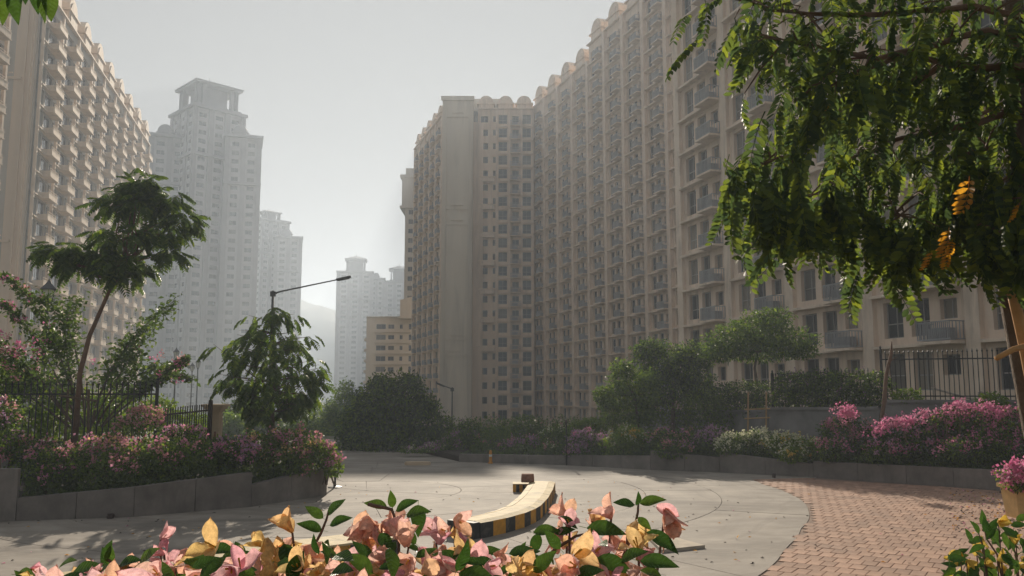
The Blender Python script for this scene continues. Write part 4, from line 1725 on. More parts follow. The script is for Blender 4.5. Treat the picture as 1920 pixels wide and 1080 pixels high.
b = gp(1062, 872)
root = thing('metal_post', 'thin dark post standing at the planter edge by mauve blossom', 'post', (b.x, b.y, 0))
m = MB()
m.tube([(b.x, b.y - .1, 0), (b.x, b.y - .1, 1.55)], .028, 8)
m.build('pole', M['iron'], root)
m = MB()
m.lathe((b.x, b.y - .1, 1.55), [(.03, 0), (.05, .03), (.05, .09), (.02, .13)], 8)
m.build('cap', M['rust'], root)
b = gp(628, 914)
root = thing('post_stand', 'black post on a round base plate at the end of the left planter', 'post', (b.x, b.y, 0))
m = MB()
m.lathe((b.x, b.y, 0.003), [(.2, 0), (.2, .02), (.05, .05), (.035, .09)], 14)
m.build('base', M['iron'], root)
m = MB()
m.tube([(b.x, b.y, .08), (b.x, b.y, 1.25)], .03, 8)
m.build('pole', M['iron'], root)
b = gp(920, 868)
root = thing('bollard', 'small orange bollard among shrubs at the far road edge', 'bollard', (b.x, b.y, 0))
m = MB()
m.lathe((b.x, b.y - .25, 0), [(.09, 0), (.09, .04), (.06, .06), (.055, .44), (.035, .5)], 10)
m.build('body', M['yellowpost'], root)
m = MB()
m.lathe((b.x, b.y - .25, .26), [(.062, 0), (.062, .08)], 10)
m.build('band', M['lampgl'], root)


# ------------------------------------------------------------------ trees
def tree_fronds(name, label, trunk, rad, clumps, meshes, fsize, limit, bark, per=None, group=None, out=.9, droop=.35, cat='tree'):
    """Trunk polyline, branches to every leafy clump and feathery leaves on its skin. clumps: (centre, rx, ry, rz, leaves)."""
    root = thing(name, label, cat, trunk[0], group)
    m = MB()
    m.tube(trunk, rad, 9)
    m.build('trunk', bark, root, smooth=True)
    br = MB()
    spots = []
    top = Vector(trunk[-1])
    for (c, rx, ry, rz, k) in clumps:
        c = Vector(c)
        src = Vector(min(trunk, key=lambda p: (Vector(p) - c).length))
        br.tube(wob(src, c, 4, .05), [rad[-1] * .9, rad[-1] * .7, rad[-1] * .6, rad[-1] * .45, rad[-1] * .3], 5)
        for i in range(k):
            d = Vector(rand_dirs(1)[0])
            if d.z < -.4:
                d.z *= -.5
                d.normalize()
            f = random.uniform(.25, .9)
            p = c + Vector((d.x * rx, d.y * ry, d.z * rz)) * f
            o = (Vector((d.x, d.y, d.z * .5)) * out + Vector(rand_dirs(1)[0]) * .45)
            o.z -= droop * random.uniform(.2, 1.3)
            spots.append((p, o, fsize * random.uniform(.7, 1.2)))
            if i % 7 == 0:
                br.tube(wob(c, p, 3, .06), [rad[-1] * .35, rad[-1] * .25, rad[-1] * .18, rad[-1] * .1], 4)
    br.build('branch', bark, root)
    add_fronds(root, spots, meshes, limit)
    return root


fr_left = [frond_mesh('lefttree', 7, .46, .27, M['leaf' if s < 3 else 'leaf_bright'], .8, s) for s in range(4)]
Y = 22.5
trunk = [at(138, 850, Y), at(150, 700, Y), at(168, 630, Y), at(192, 575, Y), at(212, 530, Y), at(235, 490, Y)]
trunk[0].z = .3
tree_fronds('leafy_tree', 'slender leaning tree with two drooping leaf clumps behind the left fence', trunk, [.085, .065, .058, .05, .045, .03],
            [(at(255, 366, Y), .75, .7, .5, 60), (at(275, 345, Y), .4, .4, .25, 24), (at(215, 385, Y), .5, .6, .45, 36), (at(318, 385, Y), .5, .6, .45, 36), (at(230, 520, Y), .6, .5, .4, 36), (at(150, 500, Y), .6, .5, .35, 40), (at(262, 390, Y), .95, .9, .72, 84), (at(300, 440, Y + .2), .85, .8, .55, 66), (at(232, 450, Y - .2), 1.0, .8, .55, 72), (at(262, 352, Y), .5, .5, .3, 60),
             (at(115, 475, Y), .85, .7, .40, 80), (at(345, 415, Y), .40, .5, .25, 40), (at(185, 480, Y), .7, .6, .4, 50), (at(240, 500, Y), .8, .6, .45, 60), (at(320, 480, Y), .45, .5, .35, 30)],
            fr_left, .46, 290, M['bark_red'], droop=.55)


def cone_tree():
    fr = [frond_mesh('conetree', 7, .44, .29, M['leaf' if s < 3 else 'leaf_bright'], .7, s + 10) for s in range(4)]
    Y = 24.2
    b = at(510, 840, Y)
    b.z = .45
    trunk = [b, at(509, 760, Y), at(511, 690, Y), at(511, 620, Y), at(512, 580, Y)]
    root = thing('conical_tree', 'cone shaped tree of drooping feathery leaves beside the street lamp', 'tree', b)
    m = MB()
    m.tube(trunk, [.10, .085, .06, .035, .015], 9)
    m.build('trunk', M['bark'], root, smooth=True)
    br = MB()
    spots = []
    # tiers: pixel row, reach in metres
    tiers = [(575, .35, 8), (592, .75, 11), (612, 1.0, 14), (634, 1.35, 18), (656, 1.55, 22), (680, 1.45, 24), (704, 1.5, 26), (726, 1.35, 26), (745, 1.25, 24), (760, .95, 18)]
    for py, reach, k in tiers:
        c = at(511, py + 12, Y)
        for i in range(k // 2):
            a = random.uniform(0, 2 * math.pi)
            rr = reach * random.uniform(.62, 1.05)
            e = c + Vector((math.cos(a) * rr, math.sin(a) * rr * .9, random.uniform(-.05, .28)))
            br.tube(wob(c, e, 3, .04), [.022, .015, .01, .005], 4)
            for j in range(5):
                t = .32 + .68 * j / 4
                p = c.lerp(e, t)
                o = Vector((math.cos(a + random.gauss(0, .7)), math.sin(a + random.gauss(0, .7)), random.uniform(-1.1, -.1)))
                spots.append((p + Vector((random.gauss(0, .08), random.gauss(0, .08), random.gauss(0, .1))), o, .42 * random.uniform(.75, 1.15)))
    # the long low limb on the right side
    for tip, n in ((at(608, 720, Y), 16), (at(596, 690, Y), 12), (at(570, 745, Y), 12), (at(400, 645, Y), 10), (at(415, 715, Y), 10)):
        c = at(511, 730, Y)
        br.tube(wob(c, tip, 3, .03), [.025, .02, .012, .006], 4)
        for j in range(n):
            p = c.lerp(tip, random.uniform(.55, 1.0)) + Vector((random.gauss(0, .1), random.gauss(0, .2), random.gauss(0, .08)))
            spots.append((p, Vector((tip.x - c.x, random.gauss(0, 1), -.6)), .40 * random.uniform(.75, 1.15)))
    br.build('branch', M['bark'], root)
    add_fronds(root, spots, fr, 290)


cone_tree()


def overhang_tree():
    """The big tree at the right edge whose leafy boughs hang into the picture."""
    fr = [frond_mesh('overhang', 10, .50, .17, M['leaf_over'], .9, s + 30) for s in range(6)]
    Y = 7.6
    foot = Vector((5.15, 7.9, .35))
    trunk = [foot, Vector((4.75, 7.8, 2.4)), Vector((4.55, 7.7, 3.6)), Vector((4.75, 7.6, 5.2)), Vector((4.6, 7.5, 6.6))]
    root = thing('overhanging_tree', 'large tree hanging feathery green boughs into the upper right corner', 'tree', foot)
    m = MB()
    m.tube(trunk, [.16, .13, .12, .11, .08], 10)
    m.build('trunk', M['bark'], root, smooth=True)
    br = MB()
    spots = []
    # boughs as pixel paths with depth: from the trunk out to the tips
    boughs = [([(1990, 40, 7.6), (1830, 0, 7.2), (1620, 25, 6.9), (1450, 5, 6.7), (1330, -15, 6.6)], 65),
              ([(1990, 90, 7.6), (1840, 75, 7.2), (1660, 105, 6.8), (1540, 85, 6.6), (1440, 70, 6.5)], 65),
              ([(1990, 120, 7.7), (1850, 130, 7.3), (1690, 120, 7.0), (1590, 150, 6.8), (1490, 190, 6.6)], 70),
              ([(1990, 130, 7.6), (1800, 170, 7.4), (1640, 200, 7.2), (1500, 250, 7.0), (1410, 330, 6.8)], 65),
              ([(1990, 180, 7.6), (1840, 220, 7.4), (1700, 260, 7.6), (1580, 310, 7.7), (1490, 390, 7.6)], 59),
              ([(1990, 200, 7.7), (1880, 260, 7.6), (1790, 300, 7.8), (1700, 370, 7.9), (1660, 430, 7.8)], 59),
              ([(1990, 220, 7.8), (1920, 300, 7.9), (1860, 340, 8.1), (1800, 360, 8.2), (1760, 400, 8.2)], 48),
              ([(2000, 250, 7.5), (1960, 330, 7.3), (1920, 380, 7.1), (1890, 420, 7.0), (1880, 440, 7.0)], 43),
              ([(1980, -20, 7.6), (1850, -60, 7.4), (1700, -80, 7.2), (1560, -60, 7.0), (1400, -70, 6.9)], 59),
              ([(1990, 60, 7.8), (1900, 90, 8.4), (1760, 120, 8.8), (1620, 160, 9.0), (1540, 200, 9.0)], 59),
              ([(1990, 100, 7.8), (1930, 160, 8.6), (1850, 230, 9.0), (1760, 270, 9.2), (1640, 300, 9.2)], 59)]
    boughs += [([(1990, 100, 7.6), (2130, 40, 7.6), (2280, 60, 7.8), (2420, 150, 8.0)], 80), ([(1990, 180, 7.6), (2120, 170, 7.3), (2250, 220, 7.0), (2360, 320, 6.9)], 80),
               ([(1990, 0, 7.6), (2080, -120, 7.8), (2200, -200, 8.2), (2330, -180, 8.6)], 80), ([(1990, 120, 7.7), (2080, 120, 8.4), (2180, 180, 9.2), (2260, 300, 9.6)], 70)]
    for path, k in boughs:
        pts = [at(*q) for q in path]
        pts = [p + Vector((random.gauss(0, .05), random.gauss(0, .1), random.gauss(0, .07))) if 0 < i_ < 4 else p for i_, p in enumerate(pts)]
        fine = []
        for a_, b_ in zip(pts, pts[1:]):
            fine += wob(a_, b_, 4, .025)[:-1]
        fine.append(pts[-1])
        br.tube(fine, [.038 - .034 * i_ / (len(fine) - 1) for i_ in range(len(fine))], 6)
        for i in range(k):
            t = random.uniform(.12, 1.0) * (len(pts) - 1)
            j = min(int(t), len(pts) - 2)
            p = pts[j].lerp(pts[j + 1], t - j)
            along = (pts[j + 1] - pts[j]).normalized()
            q = p + Vector((random.gauss(0, .16), random.gauss(0, .25), random.gauss(-.06, .14)))
            if i % 3 == 0:
                br.tube([p, p.lerp(q, .6) + Vector((0, 0, .03)), q], [.012, .008, .004], 4)
            o = along * random.uniform(.1, .9) + Vector((random.gauss(0, .6), random.gauss(0, .6), random.uniform(-1.35, -.15)))
            spots.append((q, o, .46 * random.uniform(.6, 1.15)))
    # sprays that hang straight down along the lower fringe
    for (px, py, Yq, k) in ((1400, 330, 6.7, 12), (1440, 370, 6.8, 12), (1470, 390, 7.0, 14), (1500, 380, 7.1, 14), (1560, 360, 7.4, 14), (1600, 380, 7.5, 14), (1650, 420, 7.7, 20),
                            (1680, 440, 7.8, 18), (1740, 420, 8.0, 14), (1830, 400, 7.4, 14), (1870, 400, 7.1, 16), (1900, 430, 7.0, 16), (1930, 420, 7.0, 10), (1860, 340, 7.6, 14), (1780, 330, 7.8, 16)):
        c = at(px, py, Yq)
        for i in range(k):
            p = c + Vector((random.gauss(0, .09), random.gauss(0, .15), random.gauss(0, .12)))
            spots.append((p, Vector((random.gauss(-.1, .35), random.gauss(0, .35), -1)), .50 * random.uniform(.7, 1.1)))
    br.build('branch', M['bark_red'], root)
    add_fronds(root, spots, fr, 285)
    dry = [frond_mesh('dry', 6, .42, .26, M['leaf_dry'], .8, s + 60) for s in range(2)]
    for (px, py, Yq, sz) in ((1780, 425, 6.9, .26), (1818, 330, 6.9, .34), (1748, 470, 7.0, .18), (1776, 470, 6.9, .16), (1912, 380, 6.7, .16), (1560, 180, 6.5, .12), (1786, 450, 6.9, .14)):
        o = link('dry_leaf', random.choice(dry), root, frond_matrix(at(px, py, Yq), (random.gauss(0, .15), .1, -1), sz))
    # the stub with its pale bark that shows at the frame edge
    return root


overhang_tree()

# bamboo stake tied to the tree at the right edge, with its cross piece
p0, p1 = at(1893, 520, 7.2), at(1960, 830, 7.3)
root = thing('bamboo_stake', 'leaning bamboo stake tinted orange as if sunlit with a cross stick at the right edge', 'stake', (p1.x, p1.y, .3))
p1 = p0 + (p1 - p0) * ((p0.z - .3) / (p0.z - p1.z))
m = MB()
pts = [p0.lerp(p1, t / 12) for t in range(13)]
m.tube(pts, [.045 + (.006 if i % 3 == 0 else 0) for i in range(13)], 10)
m.build('pole', M['bamboo_sunlit'], root, smooth=True)
m = MB()
m.tube([at(1868, 672, 7.05), at(1900, 655, 7.1), at(1955, 640, 7.2)], [.022, .024, .026], 8)
m.build('cross_stick', M['bamboo_sunlit'], root, smooth=True)


def mid_tree(name, label, trunk, rad, clumps, n, ln, mat, group=None, kind=None, bark='bark', droop=.3):
    root = thing(name, label, 'tree', trunk[0], group)
    m = MB()
    m.tube(trunk, rad, 7)
    m.build('trunk', M[bark], root, smooth=True)
    for c in clumps:
        br = MB()
        cc = Vector(c[:3])
        src = Vector(min(trunk, key=lambda p: (Vector(p) - cc).length))
        br.tube(wob(src, cc, 3, .05), [rad[-1] * .9, rad[-1] * .6, rad[-1] * .4, rad[-1] * .2], 5)
        br.build('branch', M[bark], root)
    link('crown', foliage_mesh('crown', clumps, n, ln, ln * .42, [M[mat], M['leaf_bright']], droop, .2), root)
    return root


def cl(px, py, Y, rx, ry, rz):
    p = at(px, py, Y)
    return (p.x, p.y, p.z, rx, ry, rz)


# umbrella tree and its neighbours on the right
Y = 36
mid_tree('umbrella_tree', 'flat topped umbrella shaped tree in front of the right block', [at(1418, 800, Y), at(1420, 730, Y), at(1415, 690, Y), at(1420, 660, Y)], [.10, .08, .06, .04],
         [cl(1375, 640, Y, 1.2, 1.1, .75), cl(1425, 620, Y, 1.3, 1.2, .8), cl(1480, 640, Y, 1.15, 1.1, .7), cl(1430, 655, Y, 1.8, 1.2, .5), cl(1350, 655, Y, .7, .8, .5), cl(1505, 655, Y, .6, .7, .4), cl(1450, 595, Y, .8, .8, .4)], 7500, .17, 'leaf')
Y = 38
mid_tree('leafy_tree', 'dark spreading tree standing left of the umbrella shaped tree', [at(1262, 830, Y), at(1262, 760, Y), at(1258, 700, Y)], [.1, .08, .05],
         [cl(1240, 680, Y, 1.2, 1.1, .9), cl(1285, 690, Y, 1.0, 1.0, .8), cl(1305, 665, Y, .9, .9, .6), cl(1250, 725, Y, 1.2, 1.0, .8), cl(1215, 655, Y, .7, .7, .45), cl(1310, 720, Y, .7, .7, .6)], 7500, .18, 'leaf_dark')
Y = 35
mid_tree('leafy_tree', 'bright feathery small tree leaning left beside the dark spreading tree', [at(1205, 850, Y), at(1195, 780, Y), at(1188, 740, Y)], [.07, .055, .035],
         [cl(1180, 715, Y, .9, .8, .6), cl(1150, 745, Y, .7, .7, .5), cl(1210, 740, Y, .7, .7, .6), cl(1195, 775, Y, .8, .7, .6), cl(1145, 775, Y, .4, .5, .5), cl(1165, 690, Y, .45, .5, .35), cl(1222, 715, Y, .4, .4, .3), cl(1128, 740, Y, .35, .4, .3)], 4600, .17, 'leaf')
# the large round dark tree in the middle and the hazy ones beyond
Y = 41
mid_tree('round_tree', 'big dark round bushy tree at the far end of the road', [at(735, 872, Y), at(738, 820, Y), at(740, 770, Y)], [.2, .16, .1],
         [cl(735, 760, Y, 1.7, 1.6, 1.5), cl(690, 800, Y, 1.4, 1.4, 1.5), cl(790, 800, Y, 1.3, 1.3, 1.5), cl(700, 750, Y - .5, .9, .9, .9), cl(665, 840, Y, .9, .9, .9), cl(740, 835, Y - .8, 2.2, 1.2, 1.0), cl(765, 735, Y, .9, .9, .8), cl(815, 840, Y, .8, .8, .8), cl(668, 775, Y, .55, .6, .6), cl(802, 762, Y, .5, .6, .55), cl(716, 718, Y, .5, .5, .5), cl(770, 712, Y, .4, .4, .35), cl(655, 815, Y, .6, .6, .6)], 17000, .2, 'leaf_dark')
for (lab, px, py, Y, w, h, n, mat) in (
        ('pale hazy tree with a pointed top in the gap below the hill', 645, 760, 95, 2.4, 3.6, 4500, 'leaf'),
        ('hazy rounded tree just left of the big dark tree', 622, 805, 78, 3.0, 2.6, 4500, 'leaf'),
        ('hazy low spreading tree behind the cone shaped tree', 560, 815, 70, 3.2, 2.2, 4500, 'leaf'),
        ('dim wide tree between the cream pillar and cone shaped tree', 455, 780, 62, 2.8, 1.6, 4500, 'leaf_dark'),
        ('small pale tree beyond the park lamps', 425, 810, 58, 2.0, 1.6, 3000, 'leaf_bright'),
        ('far pale tree under the faint pavilion tower', 600, 790, 130, 5.0, 4.0, 4000, 'leaf')):
    c = at(px, py, Y)
    g = ground_z(c.x, Y)
    mid_tree('hazy_tree', lab, [Vector((c.x, Y, g)), Vector((c.x + .1, Y, (g + c.z) / 2)), c], [.2, .16, .1],
             [(c.x, Y, c.z, w * .7, w * .7, h * .62), (c.x - w * .5, Y, c.z - h * .3, w * .55, w * .6, h * .5), (c.x + w * .5, Y, c.z - h * .25, w * .55, w * .6, h * .5), (c.x + w * .1, Y, c.z + h * .4, w * .4, w * .4, h * .4), (c.x, Y, c.z - h * .8, w * .8, w * .6, h * .5)],
             n, .34, mat, 'hazy trees below the road')

# bare stem on the right with a short twig
Y = 28.4
a, b = at(1650, 800, Y), at(1672, 640, Y)
root = thing('bare_sapling', 'bare brown sapling stem rising before the right iron fence', 'tree', (a.x, a.y, .4))
m = MB()
m.tube([(a.x - .1, a.y, .4), a, a.lerp(b, .3) + Vector((.03, 0, 0)), a.lerp(b, .6) + Vector((-.03, 0, 0)), a.lerp(b, .85) + Vector((.04, 0, 0)), b], [.075, .06, .075, .06, .055, .02], 7)
m.build('trunk', M['bark_red'], root, smooth=True)
m = MB()
m.tube([a.lerp(b, .75), a.lerp(b, .8) + Vector((.25, 0, .05))], [.02, .008], 5)
m.build('branch', M['bark_red'], root)

# bamboo frame holding the young umbrella tree
Y = 33
root = thing('bamboo_support', 'yellow bamboo support frame under the umbrella shaped tree', 'frame', (at(1420, 800, Y).x, Y, .5))
for px in (1402, 1436):
    m = MB()
    m.tube([at(px, 830, Y), at(px + 1, 735, Y)], .03, 6)
    m.build('pole', M['bamboo'], root)
for py in (768, 785):
    m = MB()
    m.tube([at(1396, py, Y - .04), at(1444, py - 2, Y - .04)], .026, 6)
    m.build('rail', M['bamboo'], root)
# two pale stakes propping the leaning tree at left
Y = 21.9
root = thing('bamboo_support', 'pale bamboo props round the leaning tree at the left fence', 'frame', (at(150, 840, Y).x, Y, .4))
for (x0, x1) in ((120, 128), (168, 166)):
    m = MB()
    a, b = at(x0, 850, Y), at(x1, 730, Y)
    m.tube([(a.x, a.y, .4), b], .035, 6)
    m.build('pole', M['bark'], root)
m = MB()
m.tube([at(112, 742, Y - .05), at(182, 752, Y - .05)], .03, 6)
m.build('rail', M['bark'], root)
# leaning rails near the right fence
Y = 31.5
root = thing('handrail', 'slanting grey handrail behind the right iron fence', 'handrail', (at(1790, 740, Y).x, Y, 2.2))
for (a, b) in (((1745, 727), (1835, 752)), ((1838, 735), (1925, 765))):
    m = MB()
    m.tube([at(*a, Y), at(*b, Y)], .035, 6)
    m.build('rail', M['pipe'], root)
for (px, py) in ((1750, 729), (1835, 735)):
    t = at(px, py, Y)
    m = MB()
    m.tube([(t.x, t.y, 2.2), t], .03, 6)
    m.build('post', M['pipe'], root)


# ------------------------------------------------------------------ shrubs of the left bed
def B_(px, py, Y, rx, ry, rz):
    return cl(px, py, Y, rx, ry, rz)


bush('pink and rose bougainvillea bush hanging over the left planter by the frame edge pier', [B_(70, 852, 20.0, .75, .5, .36), B_(110, 870, 19.6, .7, .45, .36), B_(80, 892, 19.2, .5, .3, .25)], 2600, 26, 'leaf_dark', (('rose', .6), ('pink', .4)), zbase=.42)
bush('rose flowered bougainvillea bush below the leaning tree', [B_(190, 852, 20.4, .75, .5, .38), B_(240, 862, 20.2, .6, .45, .36), B_(205, 884, 19.7, .8, .4, .3)], 3200, 52, 'leaf', (('rose', .6), ('pink', .3), ('tanbract', .1)), zbase=.42)
bush('leafy rose bougainvillea bush in the middle of the left planter', [B_(290, 850, 21.0, .75, .5, .38), B_(330, 860, 20.6, .8, .5, .34), B_(280, 874, 20.2, .6, .4, .3)], 3400, 34, 'leaf', (('rose', .5), ('pink', .5)), zbase=.45)
bush('mauve pink bougainvillea bush right of the fence panel in the left planter', [B_(345, 825, 21.8, .5, .4, .34), B_(395, 850, 21.2, .85, .5, .40), B_(440, 850, 21.4, .6, .45, .38)], 3600, 46, 'leaf_dark', (('pink', .6), ('purple', .4)), zbase=.45)
bush('tan and rose bougainvillea bush under the cone shaped tree', [B_(490, 840, 22.4, .75, .6, .42), B_(545, 835, 22.6, .8, .6, .45), B_(530, 870, 22.1, .9, .4, .32), B_(580, 860, 22.5, .5, .4, .36)], 4600, 60, 'leaf', (('rose', .5), ('tanbract', .35), ('pink', .15)), zbase=.5)
bush('small loose blossom bush spilling past the end of the left planter', [B_(604, 850, 22.8, .34, .4, .32), B_(624, 872, 22.6, .24, .25, .30)], 900, 26, 'leaf_bright', (('rose', .6), ('pink', .4)), zbase=.3, leaf_len=.1)
bush('shaded bush with a few mauve flowers against the left frame edge', [B_(-30, 800, 20.2, .8, .6, .6), B_(12, 830, 19.8, .35, .4, .35), B_(0, 770, 20.8, .6, .5, .4)], 2600, 16, 'leaf_dark', (('purple', .6), ('rose', .4)), zbase=.45)
bush('thin rose flowers climbing the brown fence panel', [B_(270, 790, 22.6, .5, .3, .35), B_(240, 800, 22.4, .4, .3, .2)], 700, 34, 'leaf', (('rose', .9), ('pink', .1)), zbase=.5, leaf_len=.07)

# bright greenery behind the left fence
bush('sunlit yellow green shrubs massed behind the left iron fence', [B_(40, 770, 25.5, 1.6, .9, 1.0), B_(140, 780, 26, 1.4, .9, .9), B_(230, 780, 26.5, 1.2, .9, .8), B_(0, 720, 26, 1.2, .9, .6)], 9000, 0, 'leaf_bright', zbase=.6, cat='shrub', name='green_shrub', leaf_len=.12)
bush('low green shrub behind the brown fence panel', [B_(335, 800, 28.5, 1.0, .7, .55), B_(300, 770, 28.5, .5, .5, .5)], 2600, 0, 'leaf_bright', zbase=.3, cat='shrub', name='green_shrub', leaf_len=.11)


def arching_shrub():
    """Tall shrub with long arching leafy canes and pink flowers, behind the left fence."""
    Y = 25.0
    b = at(135, 800, Y)
    b.z = .6
    root = thing('arching_shrub', 'tall shrub with long arching leafy canes and pink flowers behind the left fence', 'shrub', b)
    st = MB()
    P, D = [], []
    FP = []
    canes = [([(150, 800), (80, 640), (40, 590), (0, 566)], .10), ([(150, 800), (110, 620), (60, 550), (5, 515)], .10), ([(160, 800), (150, 610), (110, 565), (70, 560)], .18),
             ([(170, 800), (200, 680), (250, 620), (330, 562)], .18), ([(170, 800), (190, 700), (240, 640), (300, 595)], .2), ([(150, 800), (130, 680), (100, 600), (150, 560)], .2),
             ([(180, 800), (220, 720), (270, 690), (300, 690)], .22), ([(140, 800), (60, 700), (20, 650), (-40, 640)], .26), ([(140, 800), (70, 700), (50, 665), (0, 680)], .28),
             ([(190, 800), (250, 720), (300, 690), (365, 712)], .10), ([(190, 800), (270, 730), (320, 690), (352, 672)], .10), ([(160, 800), (120, 720), (80, 700), (20, 720)], .26),
             ([(170, 800), (210, 730), (230, 680), (260, 660)], .24), ([(150, 800), (140, 720), (110, 660), (90, 625)], .2), ([(130, 800), (40, 730), (-10, 690), (-80, 680)], .26)]
    for path, sp in canes:
        off = random.uniform(-1.2, 1.2)
        c = [at(x, y, Y + off * (i / 3)) for i, (x, y) in enumerate(path)]
        pts = []
        for i in range(13):
            t = i / 12
            pts.append(c[0] * (1 - t) ** 3 + c[1] * 3 * t * (1 - t) ** 2 + c[2] * 3 * t * t * (1 - t) + c[3] * t ** 3)
        # the cubic falls short of its handles: stretch so that the tip stays
        st = MB()
        st.tube(pts, [.035 - .029 * i / 12 for i in range(13)], 5)
        st.build('stem', M['bark'], root)
        for i in range(420):
            t = random.uniform(.30, 1.0)
            k = min(int(t * 12), 11)
            p = pts[k].lerp(pts[k + 1], t * 12 - k)
            s = sp * (1.0 if t < .85 else .7)
            P.append(p + Vector((random.gauss(0, s), random.gauss(0, s), random.gauss(0, s * .8))))
            D.append(Vector((random.gauss(0, 1), random.gauss(0, 1), random.gauss(-.2, .7))))
        if path[-1][0] < 60 or path[-1][0] > 340:
            for i in range(9):
                t = random.uniform(.65, .98)
                k = min(int(t * 12), 11)
                FP.append(pts[k] + Vector((random.gauss(0, sp), random.gauss(0, sp), random.gauss(.05, sp))))
    n = len(P)
    V, F = leaf_arrays(np.array([tuple(p) for p in P]), np.array([tuple(p) for p in D]) + rand_dirs(n) * .1, rand_dirs(n) + np.array([0, 0, .6]), .15 * (.6 + .7 * rng.random(n)), .09 * (.6 + .7 * rng.random(n)))
    link('foliage', np_mesh('foliage', V, F, [M['leaf']]), root)
    for (px, py) in ((92, 607), (88, 640), (10, 632), (30, 648), (52, 645), (20, 655), (72, 655), (60, 640), (5, 655), (15, 690), (290, 672), (300, 668), (172, 680), (70, 668), (255, 652), (0, 625)):
        FP.append(at(px, py, Y - random.uniform(.0, .8)))
    FPn = np.array([tuple(p) for p in FP])
    link('blossom', blossom_mesh('blossom', FPn, rand_dirs(len(FP)), 12, .11, .075, [M['magenta'], M['rose']], [.6, .4]), root)


arching_shrub()

# ------------------------------------------------------------------ shrubs along the far road edge
far = [('low mauve flowered shrub at the far left road edge behind the loose kerb stone', [B_(775, 853, 36.5, .55, .4, .3), B_(815, 848, 36.8, .6, .4, .35)], 1200, 40, 'leaf', (('purple', .6), ('white', .4)), .2),
       ('dull green shrub with faint mauve flowers at the foot of the faint lamp', [B_(860, 835, 37, .8, .5, .65), B_(880, 810, 37.5, .6, .5, .5)], 2600, 22, 'leaf_dark', (('purple', 1),), .2),
       ('olive green shrub behind the orange bollard', [B_(925, 830, 37, .85, .6, .7), B_(900, 845, 36.5, .5, .5, .4)], 2600, 8, 'leaf', (('rose', 1),), .2),
       ('reddish green young tree like shrub above the centre shrubs', [B_(985, 800, 39, .8, .6, .55), B_(965, 815, 39, .6, .6, .6), B_(1005, 820, 39, .6, .6, .5)], 2400, 0, 'leaf', (('rose', 1),), .2),
       ('dusky mauve bougainvillea left of the thin dark post', [B_(975, 840, 35.5, .75, .5, .42), B_(1010, 838, 35.2, .55, .5, .4)], 2000, 70, 'leaf_dark', (('purple', .8), ('rose', .2)), .3),
       ('brownish shrub with sparse pale flowers right beside the thin dark post', [B_(1040, 825, 34.5, .6, .5, .6), B_(1030, 845, 33.6, .5, .4, .3)], 2000, 16, 'leaf', (('rose', .5), ('white', .5)), .3),
       ('mauve bougainvillea dense with blossom right of the thin dark post', [B_(1095, 833, 32.9, .75, .5, .48), B_(1120, 838, 32.6, .5, .4, .42), B_(1080, 848, 32.4, .4, .35, .3)], 2000, 130, 'leaf_dark', (('purple', .9), ('pink', .1)), .35),
       ('yellow green bush with cream flowers between two mauve bushes', [B_(1165, 835, 31.6, .7, .5, .48), B_(1195, 830, 31.6, .55, .45, .45), B_(1180, 812, 31.9, .5, .4, .3)], 3000, 40, 'leaf_bright', (('white', .6), ('yellow', .4)), .42),
       ('dark rose bush above the stepped end of the right planter', [B_(1245, 828, 31.0, .65, .5, .42), B_(1285, 830, 30.6, .6, .45, .45), B_(1265, 845, 30.0, .7, .4, .28)], 2800, 56, 'leaf_dark', (('purple', .5), ('rose', .5)), .45),
       ('small violet flowered bush at the left end of the white bougainvillea', [B_(1328, 828, 30.2, .45, .4, .36), B_(1340, 815, 30.6, .4, .4, .3)], 1200, 60, 'leaf_dark', (('purple', 1),), .45),
       ('white bougainvillea bush spilling over the planter edge', [B_(1380, 833, 29.6, .65, .45, .36), B_(1420, 828, 29.7, .6, .45, .40), B_(1365, 842, 29.3, .4, .35, .22)], 2000, 105, 'leaf', (('white', 1),), .45),
       ('pale yellow white bougainvillea bush beside the pink mass', [B_(1470, 835, 28.9, .6, .45, .40), B_(1515, 842, 28.4, .6, .4, .34), B_(1490, 855, 28.1, .5, .3, .24)], 2200, 85, 'leaf_bright', (('white', .8), ('yellow', .2)), .45),
       ('salmon pink bougainvillea with one tall spray at the left of the pink mass', [B_(1570, 812, 28.0, .55, .45, .5), B_(1590, 785, 28.2, .35, .3, .35), B_(1560, 845, 27.4, .5, .35, .35), B_(1625, 825, 27.8, .6, .45, .5)], 3000, 110, 'leaf_dark', (('pink', .6), ('rose', .4)), .45),
       ('broad mauve pink bougainvillea mass in the middle of the right planter', [B_(1690, 815, 27.2, .9, .6, .52), B_(1730, 835, 26.6, .9, .5, .48), B_(1660, 850, 26.4, .7, .4, .3), B_(1760, 800, 27.0, .6, .5, .4)], 4600, 170, 'leaf_dark', (('pink', .55), ('purple', .35), ('magenta', .1)), .46),
       ('tall bright pink bougainvillea with arching sprays at the right end of the planter', [B_(1830, 800, 26.0, .9, .6, .55), B_(1790, 785, 26.4, .7, .5, .40), B_(1880, 830, 25.4, .9, .5, .45), B_(1830, 845, 25.0, 1.0, .45, .38), B_(1920, 790, 25.6, .8, .5, .45)], 6000, 170, 'leaf_dark', (('magenta', .5), ('pink', .5)), .46)]
for lab, cl_, nl, nf, lf, fl, zb in far:
    bush(lab, cl_, nl, nf, lf, fl, zbase=zb, leaf_len=.10, bsize=.07, brad=.11, k=11)
